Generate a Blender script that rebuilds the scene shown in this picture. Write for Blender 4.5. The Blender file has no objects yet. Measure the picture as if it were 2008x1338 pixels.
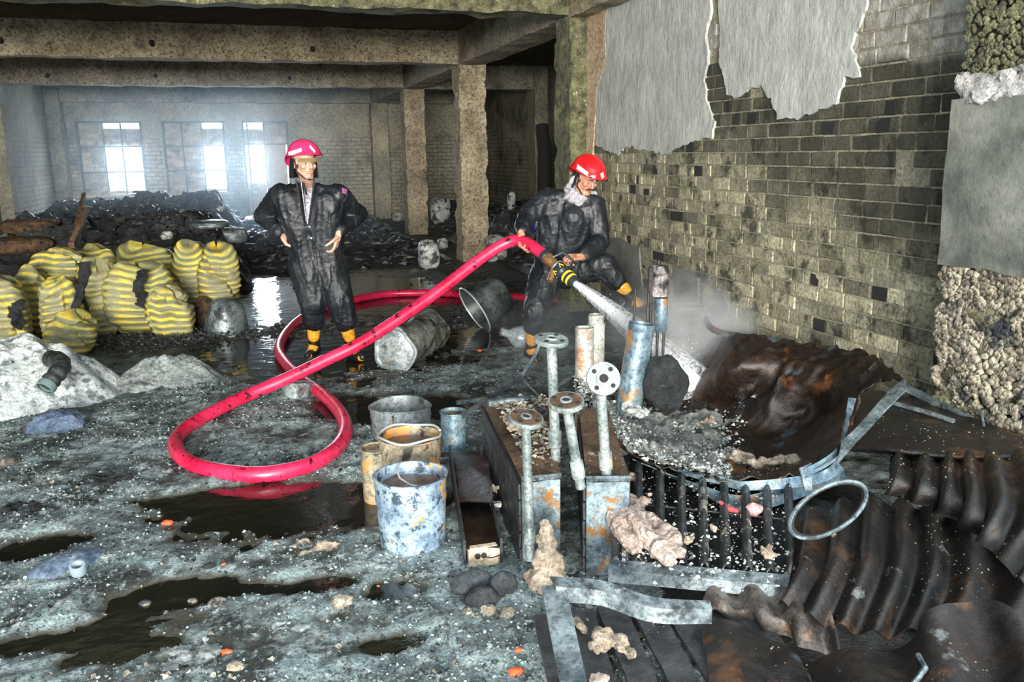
import bpy, math, random
import numpy as np
from mathutils import Vector, Matrix

R = random.Random(7)
rng = np.random.default_rng(7)
C = bpy.context.scene.collection
SC = bpy.context.scene

# ---------------------------------------------------------------- camera
F, PITCH, YAW, ROLL, HC, IW, IH = 1672.9, .2167, .2924, .0125, 1.65, 2008, 1338
_f = np.array([math.sin(YAW)*math.cos(PITCH), math.cos(YAW)*math.cos(PITCH), -math.sin(PITCH)])
_r0 = np.array([math.cos(YAW), -math.sin(YAW), 0.]); _u0 = np.cross(_r0, _f)
_c, _s = math.cos(ROLL), math.sin(ROLL)
_r = _c*_r0 - _s*_u0; _u = _s*_r0 + _c*_u0
CO = np.array([0, 0, HC])
cam_d = bpy.data.cameras.new('camera'); cam = bpy.data.objects.new('camera', cam_d); C.objects.link(cam)
cam_d.sensor_width = 36; cam_d.lens = F/IW*36; cam_d.clip_start = .05; cam_d.clip_end = 300
cam.matrix_world = Matrix(((_r[0], _u[0], -_f[0], 0), (_r[1], _u[1], -_f[1], 0), (_r[2], _u[2], -_f[2], HC), (0, 0, 0, 1)))
SC.camera = cam

# ---------------------------------------------------------------- sky, lamps, exposure
W = bpy.data.worlds.new('sky'); SC.world = W; W.use_nodes = True
bg = W.node_tree.nodes['Background']; bg.inputs[0].default_value = (.80, .92, 1, 1); bg.inputs[1].default_value = 2.6
def area(name, loc, target, sx, sy, power, col=(1, 1, 1)):
    l = bpy.data.lights.new(name, 'AREA'); l.shape = 'RECTANGLE'; l.size = sx; l.size_y = sy; l.energy = power; l.color = col
    o = bpy.data.objects.new(name, l); C.objects.link(o); o.location = loc
    o.rotation_euler = (Vector(target)-Vector(loc)).to_track_quat('-Z', 'Y').to_euler(); return o
KEY = area('opening_daylight', (-3.0, -12.5, 2.75), (.8, 8, 1.5), 6.0, 3.2, 6800, (1, .95, .87))
FLASH = area('flash_lamp', (-.25, -.5, 2.25), (1.2, 7, 1.2), .35, .35, 22, (1, .96, .92))
def spot(name, loc, target, power, angle, col):
    l = bpy.data.lights.new(name, 'SPOT'); l.energy = power; l.spot_size = angle; l.spot_blend = .6; l.color = col; l.shadow_soft_size = .35
    o = bpy.data.objects.new(name, l); C.objects.link(o); o.location = loc
    o.rotation_euler = (Vector(target)-Vector(loc)).to_track_quat('-Z', 'Y').to_euler(); return o
for k, (x0, x1) in enumerate(((-3.1, -2.45), (-1.0, -.6), (-.0, .45))):   # daylight pushed in through the three windows
    area('window_daylight', ((x0+x1)/2, 23.6, 1.75), ((x0+x1)/2, 18, .7), x1-x0, 1.4, 300, (.78, .9, 1))
SC.view_settings.view_transform = 'Standard'; SC.view_settings.look = 'None'
SC.view_settings.gamma = 1; SC.view_settings.use_curve_mapping = False; SC.view_settings.exposure = .35
SC.cycles.volume_bounces = 1

# ---------------------------------------------------------------- pixel rays to points in the room
def ray(px, py): return _r*(px-IW/2)/F + _u*(IH/2-py)/F + _f
def G(px, py, z=0.): d = ray(px, py); return CO+d*(z-HC)/d[2]
def X(px, py, x): d = ray(px, py); return CO+d*x/d[0]
def D(px, py, y): d = ray(px, py); return CO+d*y/d[1]

# ---------------------------------------------------------------- noise
def _hash(ix, iy, iz, seed):
    h = (ix.astype(np.int64)*374761393 + iy.astype(np.int64)*668265263 + iz.astype(np.int64)*2147483647 + seed*974711) & 0xffffffff
    h = ((h ^ (h >> 13))*1274126177) & 0xffffffff
    h = (h ^ (h >> 16)) & 0xffffffff
    return h/4294967295.0
def vn(x, y, z=0., seed=0):
    x, y, z = np.broadcast_arrays(np.asarray(x, float), np.asarray(y, float), np.asarray(z, float))
    i, j, k = np.floor(x), np.floor(y), np.floor(z); a, b, c = x-i, y-j, z-k
    a, b, c = a*a*(3-2*a), b*b*(3-2*b), c*c*(3-2*c); r = 0
    for dx in (0, 1):
        for dy in (0, 1):
            for dz in (0, 1):
                w = (a if dx else 1-a)*(b if dy else 1-b)*(c if dz else 1-c)
                r = r + w*_hash(i+dx, j+dy, k+dz, seed)
    return r*2-1
def fbm(x, y, z=0., o=4, seed=0):
    r = 0; s = 1.; a = 1.; t = 0
    for q in range(o): r = r+a*vn(np.asarray(x)*s, np.asarray(y)*s, np.asarray(z)*s, seed+q*17); t += a; s *= 2.03; a *= .52
    return r/t

# ---------------------------------------------------------------- mesh builder
class MB:
    def __init__(self): self.v = []; self.f = []; self.n = 0
    def add(self, v, f, M=None):
        v = np.asarray(v, float).reshape(-1, 3)
        if M is not None: M = np.array(M); v = v@M[:3, :3].T+M[:3, 3]
        self.v.append(v); n = self.n; self.f += [tuple(i+n for i in q) for q in f]; self.n += len(v); return self
    def verts(self): return np.concatenate(self.v) if self.v else np.zeros((0, 3))
    def box(self, lo, hi, M=None, jit=0.):
        x0, y0, z0 = lo; x1, y1, z1 = hi
        v = np.array([(x0,y0,z0),(x1,y0,z0),(x1,y1,z0),(x0,y1,z0),(x0,y0,z1),(x1,y0,z1),(x1,y1,z1),(x0,y1,z1)], float)
        if jit: v = v+rng.uniform(-jit, jit, v.shape)
        return self.add(v, [(0,3,2,1),(4,5,6,7),(0,1,5,4),(1,2,6,5),(2,3,7,6),(3,0,4,7)], M)
    def bbox(self, lo, hi, b=.01, M=None):      # box with chamfered edges
        x0, y0, z0 = lo; x1, y1, z1 = hi; v = []; f = []
        for sx, sy, sz in ((0,0,0),(1,0,0),(1,1,0),(0,1,0),(0,0,1),(1,0,1),(1,1,1),(0,1,1)):
            cx, cy, cz = (x1 if sx else x0), (y1 if sy else y0), (z1 if sz else z0)
            dx, dy, dz = (-b if sx else b), (-b if sy else b), (-b if sz else b)
            v += [(cx, cy+dy, cz+dz), (cx+dx, cy, cz+dz), (cx+dx, cy+dy, cz)]
        for q in ((0,3,2,1),(4,5,6,7)): f.append(tuple(i*3+2 for i in q))
        for q in ((0,1,5,4),(2,3,7,6)): f.append(tuple(i*3+1 for i in q))
        for q in ((1,2,6,5),(3,0,4,7)): f.append(tuple(i*3 for i in q))
        for a, c, k in ((0,1,0),(3,2,0),(4,5,0),(7,6,0),(0,3,1),(1,2,1),(4,7,1),(5,6,1),(0,4,2),(1,5,2),(2,6,2),(3,7,2)):
            p, q = [m for m in (0,1,2) if m != k]
            f.append((a*3+p, a*3+q, c*3+q, c*3+p))
        for i in range(8): f.append((i*3, i*3+1, i*3+2))
        return self.add(v, f, M)
    def tube(self, path, rad, n=10, caps=True, squash=1.):
        P = [Vector(p) for p in path]; m = len(P)
        rad = [rad]*m if np.isscalar(rad) else list(rad)
        T = [(P[min(i+1, m-1)]-P[max(i-1, 0)]).normalized() for i in range(m)]
        u = T[0].orthogonal().normalized(); v = []; f = []
        for i in range(m):
            u = (u-T[i]*u.dot(T[i])).normalized(); w = T[i].cross(u)
            for k in range(n):
                a = 2*math.pi*k/n; v.append(P[i]+(u*math.cos(a)+w*math.sin(a)*squash)*rad[i])
        for i in range(m-1):
            for k in range(n): k2 = (k+1) % n; f.append((i*n+k, i*n+k2, (i+1)*n+k2, (i+1)*n+k))
        if caps: f.append(tuple(range(n-1, -1, -1))); f.append(tuple((m-1)*n+k for k in range(n)))
        return self.add([tuple(q) for q in v], f)
    def lathe(self, prof, n=32, M=None, wob=None):   # prof: (r, z) from bottom to top; r = 0 closes
        v = []; f = []
        for r, z in prof:
            for k in range(n):
                a = 2*math.pi*k/n; rr = r*(1+(wob(a, z) if wob else 0)); v.append((rr*math.cos(a), rr*math.sin(a), z))
        m = len(prof)
        for i in range(m-1):
            for k in range(n): k2 = (k+1) % n; f.append((i*n+k, i*n+k2, (i+1)*n+k2, (i+1)*n+k))
        f.append(tuple(range(n-1, -1, -1))); f.append(tuple((m-1)*n+k for k in range(n)))
        return self.add(v, f, M)
    def surf(self, P, th=.004, closed=True):     # P: (nu, nv, 3) grid given a thickness
        P = np.asarray(P, float); nu, nv = P.shape[:2]
        du = np.gradient(P, axis=0); dv = np.gradient(P, axis=1); N = np.cross(du, dv); N /= np.linalg.norm(N, axis=2, keepdims=True)+1e-9
        A = P+N*th/2; B = P-N*th/2; v = np.concatenate([A.reshape(-1, 3), B.reshape(-1, 3)]); o = nu*nv; f = []
        for i in range(nu-1):
            for j in range(nv-1):
                a, b, c, d = i*nv+j, (i+1)*nv+j, (i+1)*nv+j+1, i*nv+j+1
                f.append((a, b, c, d)); f.append((o+d, o+c, o+b, o+a))
        for i in range(nu-1):
            f.append((i*nv, o+i*nv, o+(i+1)*nv, (i+1)*nv)); e = nv-1
            f.append((i*nv+e, (i+1)*nv+e, o+(i+1)*nv+e, o+i*nv+e))
        for j in range(nv-1):
            f.append((j, j+1, o+j+1, o+j)); e = (nu-1)*nv
            f.append((e+j, o+e+j, o+e+j+1, e+j+1))
        return self.add(v, f)
    def ball(self, c, r, n=10, m=7, M=None):
        r = (r, r, r) if np.isscalar(r) else r; v = [(0, 0, -1)]; f = []
        for i in range(1, m):
            t = math.pi*i/m
            for k in range(n): a = 2*math.pi*k/n; v.append((math.sin(t)*math.cos(a), math.sin(t)*math.sin(a), -math.cos(t)))
        v.append((0, 0, 1)); L = len(v)-1
        for k in range(n):
            k2 = (k+1) % n; f.append((0, 1+k2, 1+k)); f.append((L, L-n+k, L-n+k2))
            for i in range(m-2): f.append((1+i*n+k, 1+i*n+k2, 1+(i+1)*n+k2, 1+(i+1)*n+k))
        v = np.array(v)*np.array(r)
        if M is not None: v = v@np.array(M)[:3, :3].T
        return self.add(v+np.array(c), f)
    def caps(self, a, ra, b, rb, n=14):            # tapered capsule, closed
        a, b = Vector(a), Vector(b); d = b-a; L = d.length
        if L < 1e-6: return self.ball(a, ra, n)
        z = d/L; P = []; rr = []
        for k in range(5): t = math.pi/2*k/5; P.append(a-z*ra*math.cos(t)); rr.append(max(ra*math.sin(t), ra*.05))
        for k in range(5): q = k/4; P.append(a+d*q); rr.append(ra+(rb-ra)*q)
        for k in range(1, 6): t = math.pi/2*k/5; P.append(b+z*rb*math.sin(t)); rr.append(max(rb*math.cos(t), rb*.05))
        return self.tube(P, rr, n)
def frame(o, z, x=(1, 0, 0)):
    z = Vector(z).normalized(); x = Vector(x); x = (x-z*x.dot(z)).normalized(); y = z.cross(x)
    return Matrix(((x[0], y[0], z[0], o[0]), (x[1], y[1], z[1], o[1]), (x[2], y[2], z[2], o[2]), (0, 0, 0, 1)))

def build(name, mb, mat, parent=None, smooth=True, org=None, kind=None, label=None):
    v = mb.verts() if isinstance(mb, MB) else mb[0]; f = mb.f if isinstance(mb, MB) else mb[1]
    if parent is not None:
        o_ = np.zeros(3); p = parent
        while p: o_ = o_+np.array(p.location); p = p.parent
        org = o_
    elif org is None: org = np.array([(v[:, 0].min()+v[:, 0].max())/2, (v[:, 1].min()+v[:, 1].max())/2, v[:, 2].min()])
    org = np.asarray(org, float)
    me = bpy.data.meshes.new(name); me.from_pydata((v-org).tolist(), [], f); me.update()
    if smooth: me.shade_smooth(); me.set_sharp_from_angle(angle=math.radians(smooth if smooth is not True else 38))
    if mat: me.materials.append(mat)
    o = bpy.data.objects.new(name, me); C.objects.link(o)
    if parent is not None: o.parent = parent
    else: o.location = org
    if kind: o['kind'] = kind
    if label: o['label'] = label
    return o
def thing(name, label, cat, loc, group=None):
    o = bpy.data.objects.new(name, None); C.objects.link(o); o.location = tuple(float(q) for q in loc); o.empty_display_size = .1
    o['label'] = label; o['category'] = cat
    if group: o['group'] = group
    return o
def tag(o, label, cat, group=None):
    o['label'] = label; o['category'] = cat
    if group: o['group'] = group
    return o
def struct(name, mb, mat, smooth=False, parent=None): return build(name, mb, mat, parent, smooth, kind='structure', org=(0, 0, 0) if parent is None else None)

# ---------------------------------------------------------------- materials
def mat(name, c1, c2, s=4., c3=None, s3=6., t3=(.52, .6), c4=None, s4=3., t4=(.55, .62), rough=(.7, .9), metal=0., bump=.4, bs=25., t=(.35, .65), coord='P',
        island=0., spec=.5, bdist=.01, extra=None, detail=8., stretch=(1, 1, 1), grime=1.):
    m = bpy.data.materials.new(name); m.use_nodes = True; nt = m.node_tree; N = nt.nodes; L = nt.links; b = N['Principled BSDF']
    if coord == 'P': co = N.new('ShaderNodeNewGeometry').outputs['Position']
    else: co = N.new('ShaderNodeTexCoord').outputs['Object']
    mp = N.new('ShaderNodeMapping'); L.new(co, mp.inputs[0]); mp.inputs['Scale'].default_value = stretch; co = mp.outputs[0]
    def noise(sc, w=0., rg=.6, dt=detail):
        n = N.new('ShaderNodeTexNoise'); n.noise_dimensions = '4D'; n.inputs['Scale'].default_value = sc; n.inputs['Detail'].default_value = dt
        n.inputs['Roughness'].default_value = rg; n.inputs['W'].default_value = w; L.new(co, n.inputs['Vector']); return n.outputs['Fac']
    def mask(src, a, z):
        r = N.new('ShaderNodeMapRange'); r.inputs[1].default_value = a; r.inputs[2].default_value = z; L.new(src, r.inputs[0]); return r.outputs[0]
    def mix(fac, a, c, bt='MIX'):
        x = N.new('ShaderNodeMix'); x.data_type = 'RGBA'; x.blend_type = bt
        if isinstance(fac, float): x.inputs[0].default_value = fac
        else: L.new(fac, x.inputs[0])
        for i, q in ((6, a), (7, c)):
            if isinstance(q, tuple): x.inputs[i].default_value = (*q, 1)
            else: L.new(q, x.inputs[i])
        return x.outputs[2]
    n1 = noise(s); col = mix(mask(n1, *t), c1, c2)
    fine = noise(max(s*7, 24), 3.1, .8, 6.); col = mix(mask(fine, .46, .60), col, mix(.62*grime, col, (0., 0., 0.)), 'MIX') if bump else col
    if c3: m3 = mask(noise(s3, 7.7, .7), *t3); col = mix(m3, col, c3)
    if c4: col = mix(mask(noise(s4, 12.3, .65), *t4), col, c4)
    if island:
        g = N.new('ShaderNodeNewGeometry') if island > 0 else N.new('ShaderNodeObjectInfo')
        src = g.outputs['Random Per Island'] if island > 0 else g.outputs['Random']
        hv = N.new('ShaderNodeHueSaturation'); r = N.new('ShaderNodeMapRange'); r.inputs[3].default_value = 1-abs(island); r.inputs[4].default_value = 1+abs(island)
        L.new(src, r.inputs[0]); L.new(r.outputs[0], hv.inputs['Value']); L.new(col, hv.inputs['Color']); col = hv.outputs[0]
    if extra: col = extra(nt, co, col, mix, mask, noise)
    L.new(col, b.inputs['Base Color'])
    rr = N.new('ShaderNodeMapRange'); L.new(n1, rr.inputs[0]); rr.inputs[1].default_value = .3; rr.inputs[2].default_value = .7
    rr.inputs[3].default_value, rr.inputs[4].default_value = rough; L.new(rr.outputs[0], b.inputs['Roughness'])
    b.inputs['Metallic'].default_value = metal; b.inputs['Specular IOR Level'].default_value = spec
    if bump:
        bp = N.new('ShaderNodeBump'); bp.inputs['Strength'].default_value = bump; bp.inputs['Distance'].default_value = bdist
        L.new(noise(bs, 5.5, .7), bp.inputs['Height']); L.new(bp.outputs[0], b.inputs['Normal'])
    return m
def flat(name, c, rough=.5, metal=0., spec=.5, trans=0., alpha=1.):
    m = bpy.data.materials.new(name); m.use_nodes = True; b = m.node_tree.nodes['Principled BSDF']
    b.inputs['Base Color'].default_value = (*c, 1); b.inputs['Roughness'].default_value = rough; b.inputs['Metallic'].default_value = metal
    b.inputs['Specular IOR Level'].default_value = spec; b.inputs['Transmission Weight'].default_value = trans; b.inputs['Alpha'].default_value = alpha
    return m
def volume(name, col, dens, aniso=.3, ns=None, t=(.4, .7), soft=True):
    m = bpy.data.materials.new(name); m.use_nodes = True; nt = m.node_tree; N = nt.nodes; L = nt.links; N.remove(N['Principled BSDF'])
    v = N.new('ShaderNodeVolumeScatter'); v.inputs['Color'].default_value = (*col, 1); v.inputs['Density'].default_value = dens; v.inputs['Anisotropy'].default_value = aniso
    if ns:
        tc = N.new('ShaderNodeTexCoord'); n = N.new('ShaderNodeTexNoise'); n.inputs['Scale'].default_value = ns; n.inputs['Detail'].default_value = 3; L.new(tc.outputs['Object'], n.inputs[0])
        r = N.new('ShaderNodeMapRange'); r.inputs[1].default_value, r.inputs[2].default_value = t; r.inputs[4].default_value = dens; L.new(n.outputs[0], r.inputs[0]); src = r.outputs[0]
        if soft:   # thins out towards the edge of the puff (object space unit ball)
            ln = N.new('ShaderNodeVectorMath'); ln.operation = 'LENGTH'; L.new(tc.outputs['Object'], ln.inputs[0])
            r2 = N.new('ShaderNodeMapRange'); r2.interpolation_type = 'SMOOTHSTEP'; r2.inputs[1].default_value = 1.; r2.inputs[2].default_value = .15; L.new(ln.outputs['Value'], r2.inputs[0])
            mu = N.new('ShaderNodeMath'); mu.operation = 'MULTIPLY'; L.new(src, mu.inputs[0]); L.new(r2.outputs[0], mu.inputs[1]); src = mu.outputs[0]
        L.new(src, v.inputs['Density'])
    L.new(v.outputs[0], N['Material Output'].inputs['Volume']); return m
# ================================================================ materials of the building
def soot_y(nt, co, col, mix, mask, noise):      # the floor is black char further in, pale ash grit near the entrance
    N = nt.nodes; L = nt.links; sp = N.new('ShaderNodeSeparateXYZ'); g = N.new('ShaderNodeNewGeometry'); L.new(g.outputs['Position'], sp.inputs[0])
    ad = N.new('ShaderNodeMath'); ad.operation = 'MULTIPLY_ADD'; L.new(noise(.9, 20.), ad.inputs[0]); ad.inputs[1].default_value = 5.; L.new(sp.outputs['Y'], ad.inputs[2])
    col = mix(mask(ad.outputs[0], 9.2, 10.8), col, mix(mask(noise(6, 30.), .5, .62), (.012, .013, .014), (.06, .066, .066)))
    rz = N.new('ShaderNodeMapRange'); L.new(sp.outputs['Z'], rz.inputs[0]); rz.inputs[1].default_value = .018; rz.inputs[2].default_value = .002
    col = mix(mask(noise(75, 60., .8), .50, .56), col, mix(.72, col, (.006, .010, .010))); col = mix(mask(noise(52, 66., .8), .56, .62), col, (.34, .43, .43))
    return mix(rz.outputs[0], col, (.05, .045, .03))
m_floor = mat('ash_grit_floor', (.075, .10, .102), (.45, .57, .565), s=3.4, c3=(.018, .022, .020), s3=3.1, t3=(.53, .60), c4=(.50, .56, .54), s4=17, t4=(.56, .62), rough=(.35, .9), bump=1., bs=60, bdist=.02, extra=soot_y, detail=10, t=(.36, .6))
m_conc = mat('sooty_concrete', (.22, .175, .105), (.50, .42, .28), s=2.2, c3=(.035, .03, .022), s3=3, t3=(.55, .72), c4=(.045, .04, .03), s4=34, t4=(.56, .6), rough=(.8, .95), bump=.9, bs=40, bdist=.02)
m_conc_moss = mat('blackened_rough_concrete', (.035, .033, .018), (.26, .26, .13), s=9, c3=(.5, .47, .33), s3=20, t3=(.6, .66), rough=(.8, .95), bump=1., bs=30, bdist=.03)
m_conc_far = mat('smoke_grey_concrete', (.20, .18, .125), (.42, .385, .28), s=1.2, c3=(.035, .035, .03), s3=1.0, t3=(.55, .72), rough=(.8, .95), bump=.6, bs=30)
m_ceil = mat('soot_black_ceiling', (.04, .03, .018), (.15, .105, .06), s=1.2, c3=(.22, .13, .06), s3=2.2, t3=(.64, .76), rough=(.8, .95), bump=.5, bs=18, bdist=.02)
def bricks_extra(axis):
    def fn(nt, co, col, mix, mask, noise):
        N = nt.nodes; L = nt.links; g = N.new('ShaderNodeNewGeometry'); sp = N.new('ShaderNodeSeparateXYZ'); L.new(g.outputs['Position'], sp.inputs[0])
        cb = N.new('ShaderNodeCombineXYZ'); L.new(sp.outputs[axis], cb.inputs[0]); L.new(sp.outputs['Z'], cb.inputs[1])
        bt = N.new('ShaderNodeTexBrick'); L.new(cb.outputs[0], bt.inputs[0]); bt.inputs['Scale'].default_value = 1; bt.inputs['Brick Width'].default_value = .25
        bt.inputs['Row Height'].default_value = .1; bt.inputs['Mortar Size'].default_value = .012
        ad = N.new('ShaderNodeMath'); ad.operation = 'MULTIPLY_ADD'; L.new(noise(.7, 9.), ad.inputs[0]); ad.inputs[1].default_value = 2.4; L.new(sp.outputs['Z'], ad.inputs[2])
        ad2 = N.new('ShaderNodeMath'); ad2.operation = 'MULTIPLY'; L.new(mask(ad.outputs[0], 3.35, 3.15), ad2.inputs[0]); L.new(bt.outputs['Fac'], ad2.inputs[1])
        return mix(ad2.outputs[0], col, mix(.5, col, (.0, .0, .0)))
    return fn
m_wall_back = mat('smoke_stained_wall', (.24, .225, .16), (.46, .43, .32), s=1.1, c3=(.06, .06, .05), s3=.8, t3=(.55, .7), rough=(.85, .95), bump=.4, bs=20, extra=bricks_extra('X'))
m_wall_left = mat('smoke_stained_side_wall', (.16, .15, .11), (.38, .36, .27), s=1.3, c3=(.04, .04, .034), s3=1.2, t3=(.5, .65), rough=(.85, .95), bump=.4, bs=20, extra=bricks_extra('Y'))
def wall_soot(nt, co, col, mix, mask, noise):   # soot tide mark on the brickwork, lime wash left at its top near the outer column
    N = nt.nodes; L = nt.links; g = N.new('ShaderNodeNewGeometry'); sp = N.new('ShaderNodeSeparateXYZ'); L.new(g.outputs['Position'], sp.inputs[0])
    def lin(a, src, b):
        m = N.new('ShaderNodeMath'); m.operation = 'MULTIPLY_ADD'; L.new(src, m.inputs[0]); m.inputs[1].default_value = a
        if isinstance(b, float): m.inputs[2].default_value = b
        else: L.new(b, m.inputs[2])
        return m.outputs[0]
    n = noise(1.6, 40., .65)
    soot = mask(lin(-.26, sp.outputs['Y'], lin(1., sp.outputs['Z'], lin(1.1, n, -.55))), -.05, .32)
    col = mix(soot, col, mix(.80, col, (.014, .014, .007)))
    wash = mask(lin(-.10, sp.outputs['Y'], lin(1., sp.outputs['Z'], lin(.35, n, 0.))), 1.86, 1.92)
    return mix(wash, col, mix(mask(noise(14, 50., .7), .42, .6), (.20, .18, .14), (.42, .41, .36)))
m_brick = mat('soot_stained_brick', (.20, .185, .115), (.40, .375, .25), s=7, c3=(.035, .035, .02), s3=6, t3=(.52, .60), c4=(.22, .1, .05), s4=2.3, t4=(.70, .74), rough=(.75, .95), bump=1., bs=55, bdist=.012, island=-.55, extra=wall_soot, stretch=(1, 1, .8))
m_brick_far = mat('soot_stained_brick_far', (.20, .185, .115), (.40, .375, .25), s=7, c3=(.035, .035, .02), s3=6, t3=(.52, .60), c4=(.22, .1, .05), s4=2.3, t4=(.70, .74), rough=(.75, .95), bump=1., bs=55, bdist=.012, island=.55, extra=wall_soot, stretch=(1, 1, .8))
m_mortar = mat('pale_lime_mortar', (.19, .18, .12), (.40, .375, .27), s=9, c3=(.10, .1, .06), s3=10, t3=(.58, .68), rough=(.85, .95), bump=1., bs=50, bdist=.015)
m_plaster = mat('pale_grey_plaster', (.33, .345, .325), (.52, .53, .49), s=5, c3=(.25, .26, .24), s3=16, t3=(.58, .68), c4=(.36, .17, .10), s4=6, t4=(.72, .75), rough=(.7, .9), bump=.8, bs=10, bdist=.03, stretch=(1, 1.3, .7), grime=.3)
m_tan = mat('bare_tan_plaster', (.42, .30, .18), (.66, .52, .36), s=4, c3=(.10, .07, .04), s3=5, t3=(.62, .7), rough=(.8, .95), bump=.6, bs=30)
m_render = mat('grey_cement_render', (.055, .062, .055), (.19, .195, .165), s=3.2, c3=(.55, .55, .5), s3=16, t3=(.68, .71), grime=.4, rough=(.75, .9), bump=.5, bs=30, bdist=.015)
m_pebble = mat('exposed_pale_aggregate', (.09, .08, .055), (.40, .35, .26), s=12, c3=(.015, .018, .022), s3=3.4, t3=(.50, .56), rough=(.6, .85), bump=.8, bs=60, island=.45)  # dark patches paint black crevice shade into the aggregate
m_white_band = mat('white_lime_band', (.35, .34, .33), (.62, .60, .58), s=14, c3=(.2, .15, .08), s3=18, t3=(.56, .62), bump=1., bs=50, bdist=.02)
m_soot_shade = flat('soot_shade_black', (.008, .008, .007), .9)  # sooty black that also paints the shade inside holes, bores and cracks
m_bar = mat('burnt_window_steel', (.03, .05, .055), (.09, .12, .12), s=8, bump=.2, rough=(.6, .8))
m_water = flat('standing_black_water', (.012, .012, .008), .05, spec=.8, alpha=.86)
_n = m_water.node_tree; _b = _n.nodes.new('ShaderNodeBump'); _t = _n.nodes.new('ShaderNodeTexNoise'); _g = _n.nodes.new('ShaderNodeNewGeometry'); _t.inputs['Scale'].default_value = 7; _t.inputs['Detail'].default_value = 5
_b.inputs['Strength'].default_value = .16; _b.inputs['Distance'].default_value = .03; _n.links.new(_g.outputs['Position'], _t.inputs[0]); _n.links.new(_t.outputs[0], _b.inputs['Height']); _n.links.new(_b.outputs[0], _n.nodes['Principled BSDF'].inputs['Normal'])

# ================================================================ floor
PUD = [(.02, 3.95, .50, .42), (.55, 3.9, .34, .26), (.75, 7.2, 1.15, .95), (-.02, 7.7, .5, .5), (.9, 10.3, 1.9, 2.1), (-.15, 10.6, .5, 1.4), (.15, 3.15, .14, .07), (.42, 3.02, .13, .09), (-.42, 3.25, .3, .12), (-.75, 3.05, .3, .1),
       (-.05, 3.2, .10, .05), (-.55, 2.9, .2, .06), (.9, 5.4, .55, .35), (1.6, 7.6, .7, .6), (.35, 2.65, .16, .06), (-1.0, 3.9, .22, .14), (-.35, 4.25, .3, .1), (.6, 5.6, .3, .25), (1.3, 14, 2, 2)]
def hgt(x, y):
    x = np.asarray(x, float); y = np.asarray(y, float)
    h = .020+.016*fbm(x*1.7, y*1.7, 0, 3, 3)+.014*fbm(x*9, y*9, 0, 3, 5)+.010*vn(x*28, y*28, 0, 8)
    wob = .28*fbm(x*2.6, y*2.6, 0, 4, 11)
    for a, b, rx, ry in PUD:
        q = np.sqrt(((x-a)/rx)**2+((y-b)/ry)**2)+wob*1.5
        h = h-.045*np.clip(1.25-q, 0, 1)
    return h
def hz(x, y): return float(hgt(x, y))
def heightfield(x0, x1, y0, y1, st, fn, floor_z=-.08):
    xs = np.arange(x0, x1+st/2, st); ys = np.arange(y0, y1+st/2, st); Xg, Yg = np.meshgrid(xs, ys, indexing='ij')
    return np.stack([Xg, Yg, fn(Xg, Yg)], 2)
def gridmesh(P):
    nu, nv = P.shape[:2]; idx = np.arange(nu*nv).reshape(nu, nv)
    return P.reshape(-1, 3), np.stack([idx[:-1, :-1], idx[1:, :-1], idx[1:, 1:], idx[:-1, 1:]], 2).reshape(-1, 4).tolist()
v, f = gridmesh(heightfield(-3.4, 3.5, 1.0, 8.8, .028, hgt)); mb = MB().add(v, f)
floor = struct('floor', mb, m_floor, True)
mb = MB(); v, f = gridmesh(heightfield(-7, 9, 8.79, 24, .09, lambda x, y: hgt(x, y)-.004)); mb.add(v, f)
for a in ((-7, -3.39, -2, 8.8), (3.49, 9, -2, 8.8)): v, f = gridmesh(heightfield(a[0], a[1], a[2], a[3], .15, lambda x, y: hgt(x, y)-.006)); mb.add(v, f)
v, f = gridmesh(heightfield(-3.4, 3.5, -2, 1.01, .15, hgt)); mb.add(v, f)
struct('floor_far', mb, m_floor, True)
mb = MB(); 
for a in ((-3.3, 3.05, 1.0, 8.2), (-4., 3.05, 8.2, 15)): mb.add([(a[0], a[2], 0), (a[1], a[2], 0), (a[1], a[3], 0), (a[0], a[3], 0)], [(0, 1, 2, 3)])
w = build('water_film', mb, m_water, None, False, org=(0, 0, 0), kind='stuff'); tag(w, 'black fire hose water standing in puddles on the ash-strewn floor', 'water')

# ================================================================ ceiling, beams, columns
ZB, ZC = 2.961, 3.42
D0, D1, D2, D3, XC, XW, XL, YB = 8.22, 12.90, 17.65, 22.55, 3.106, 3.306, -4.32, 22.91
XS = float(D(948, 330, YB)[0])
def rough_box(mb, lo, hi, st, amp, fr, seed=0, fr2=None, amp2=0., skip=()):
    lo = np.array(lo, float); hi = np.array(hi, float)
    for ax in range(3):
        a, b = [(1, 2), (2, 0), (0, 1)][ax]
        for side in (0, 1):
            if (ax, side) in skip: continue
            na = max(2, int((hi[a]-lo[a])/st)+1); nb = max(2, int((hi[b]-lo[b])/st)+1)
            A, B = np.meshgrid(np.linspace(lo[a], hi[a], na), np.linspace(lo[b], hi[b], nb), indexing='ij')
            P = np.zeros((na, nb, 3)); P[..., a] = A; P[..., b] = B; P[..., ax] = hi[ax] if side else lo[ax]
            c = (lo+hi)/2; d = np.stack([fbm(P[..., 0]*fr, P[..., 1]*fr, P[..., 2]*fr, 4, seed+q*5) for q in range(3)], 2)*amp
            if amp2: d = d-np.sign(P-c)*(np.clip(fbm(P[..., 0]*fr2, P[..., 1]*fr2, P[..., 2]*fr2, 3, seed+60), 0, 1)*amp2)[..., None]*np.array([1, 1, 0])
            v, f = gridmesh(P+d)
            if not side: f = [q[::-1] for q in f]
            mb.add(v, f)
    return mb
mb = MB().box((-4.5, 2.4, ZC), (9, 23.2, ZC+.2)); struct('ceiling', mb, m_ceil)
def beam(name, lo, hi, m, st=.09, amp=.03): return struct(name, rough_box(MB(), lo, hi, st, amp, 3, R.randrange(99), 7, .02), m, True)
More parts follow.
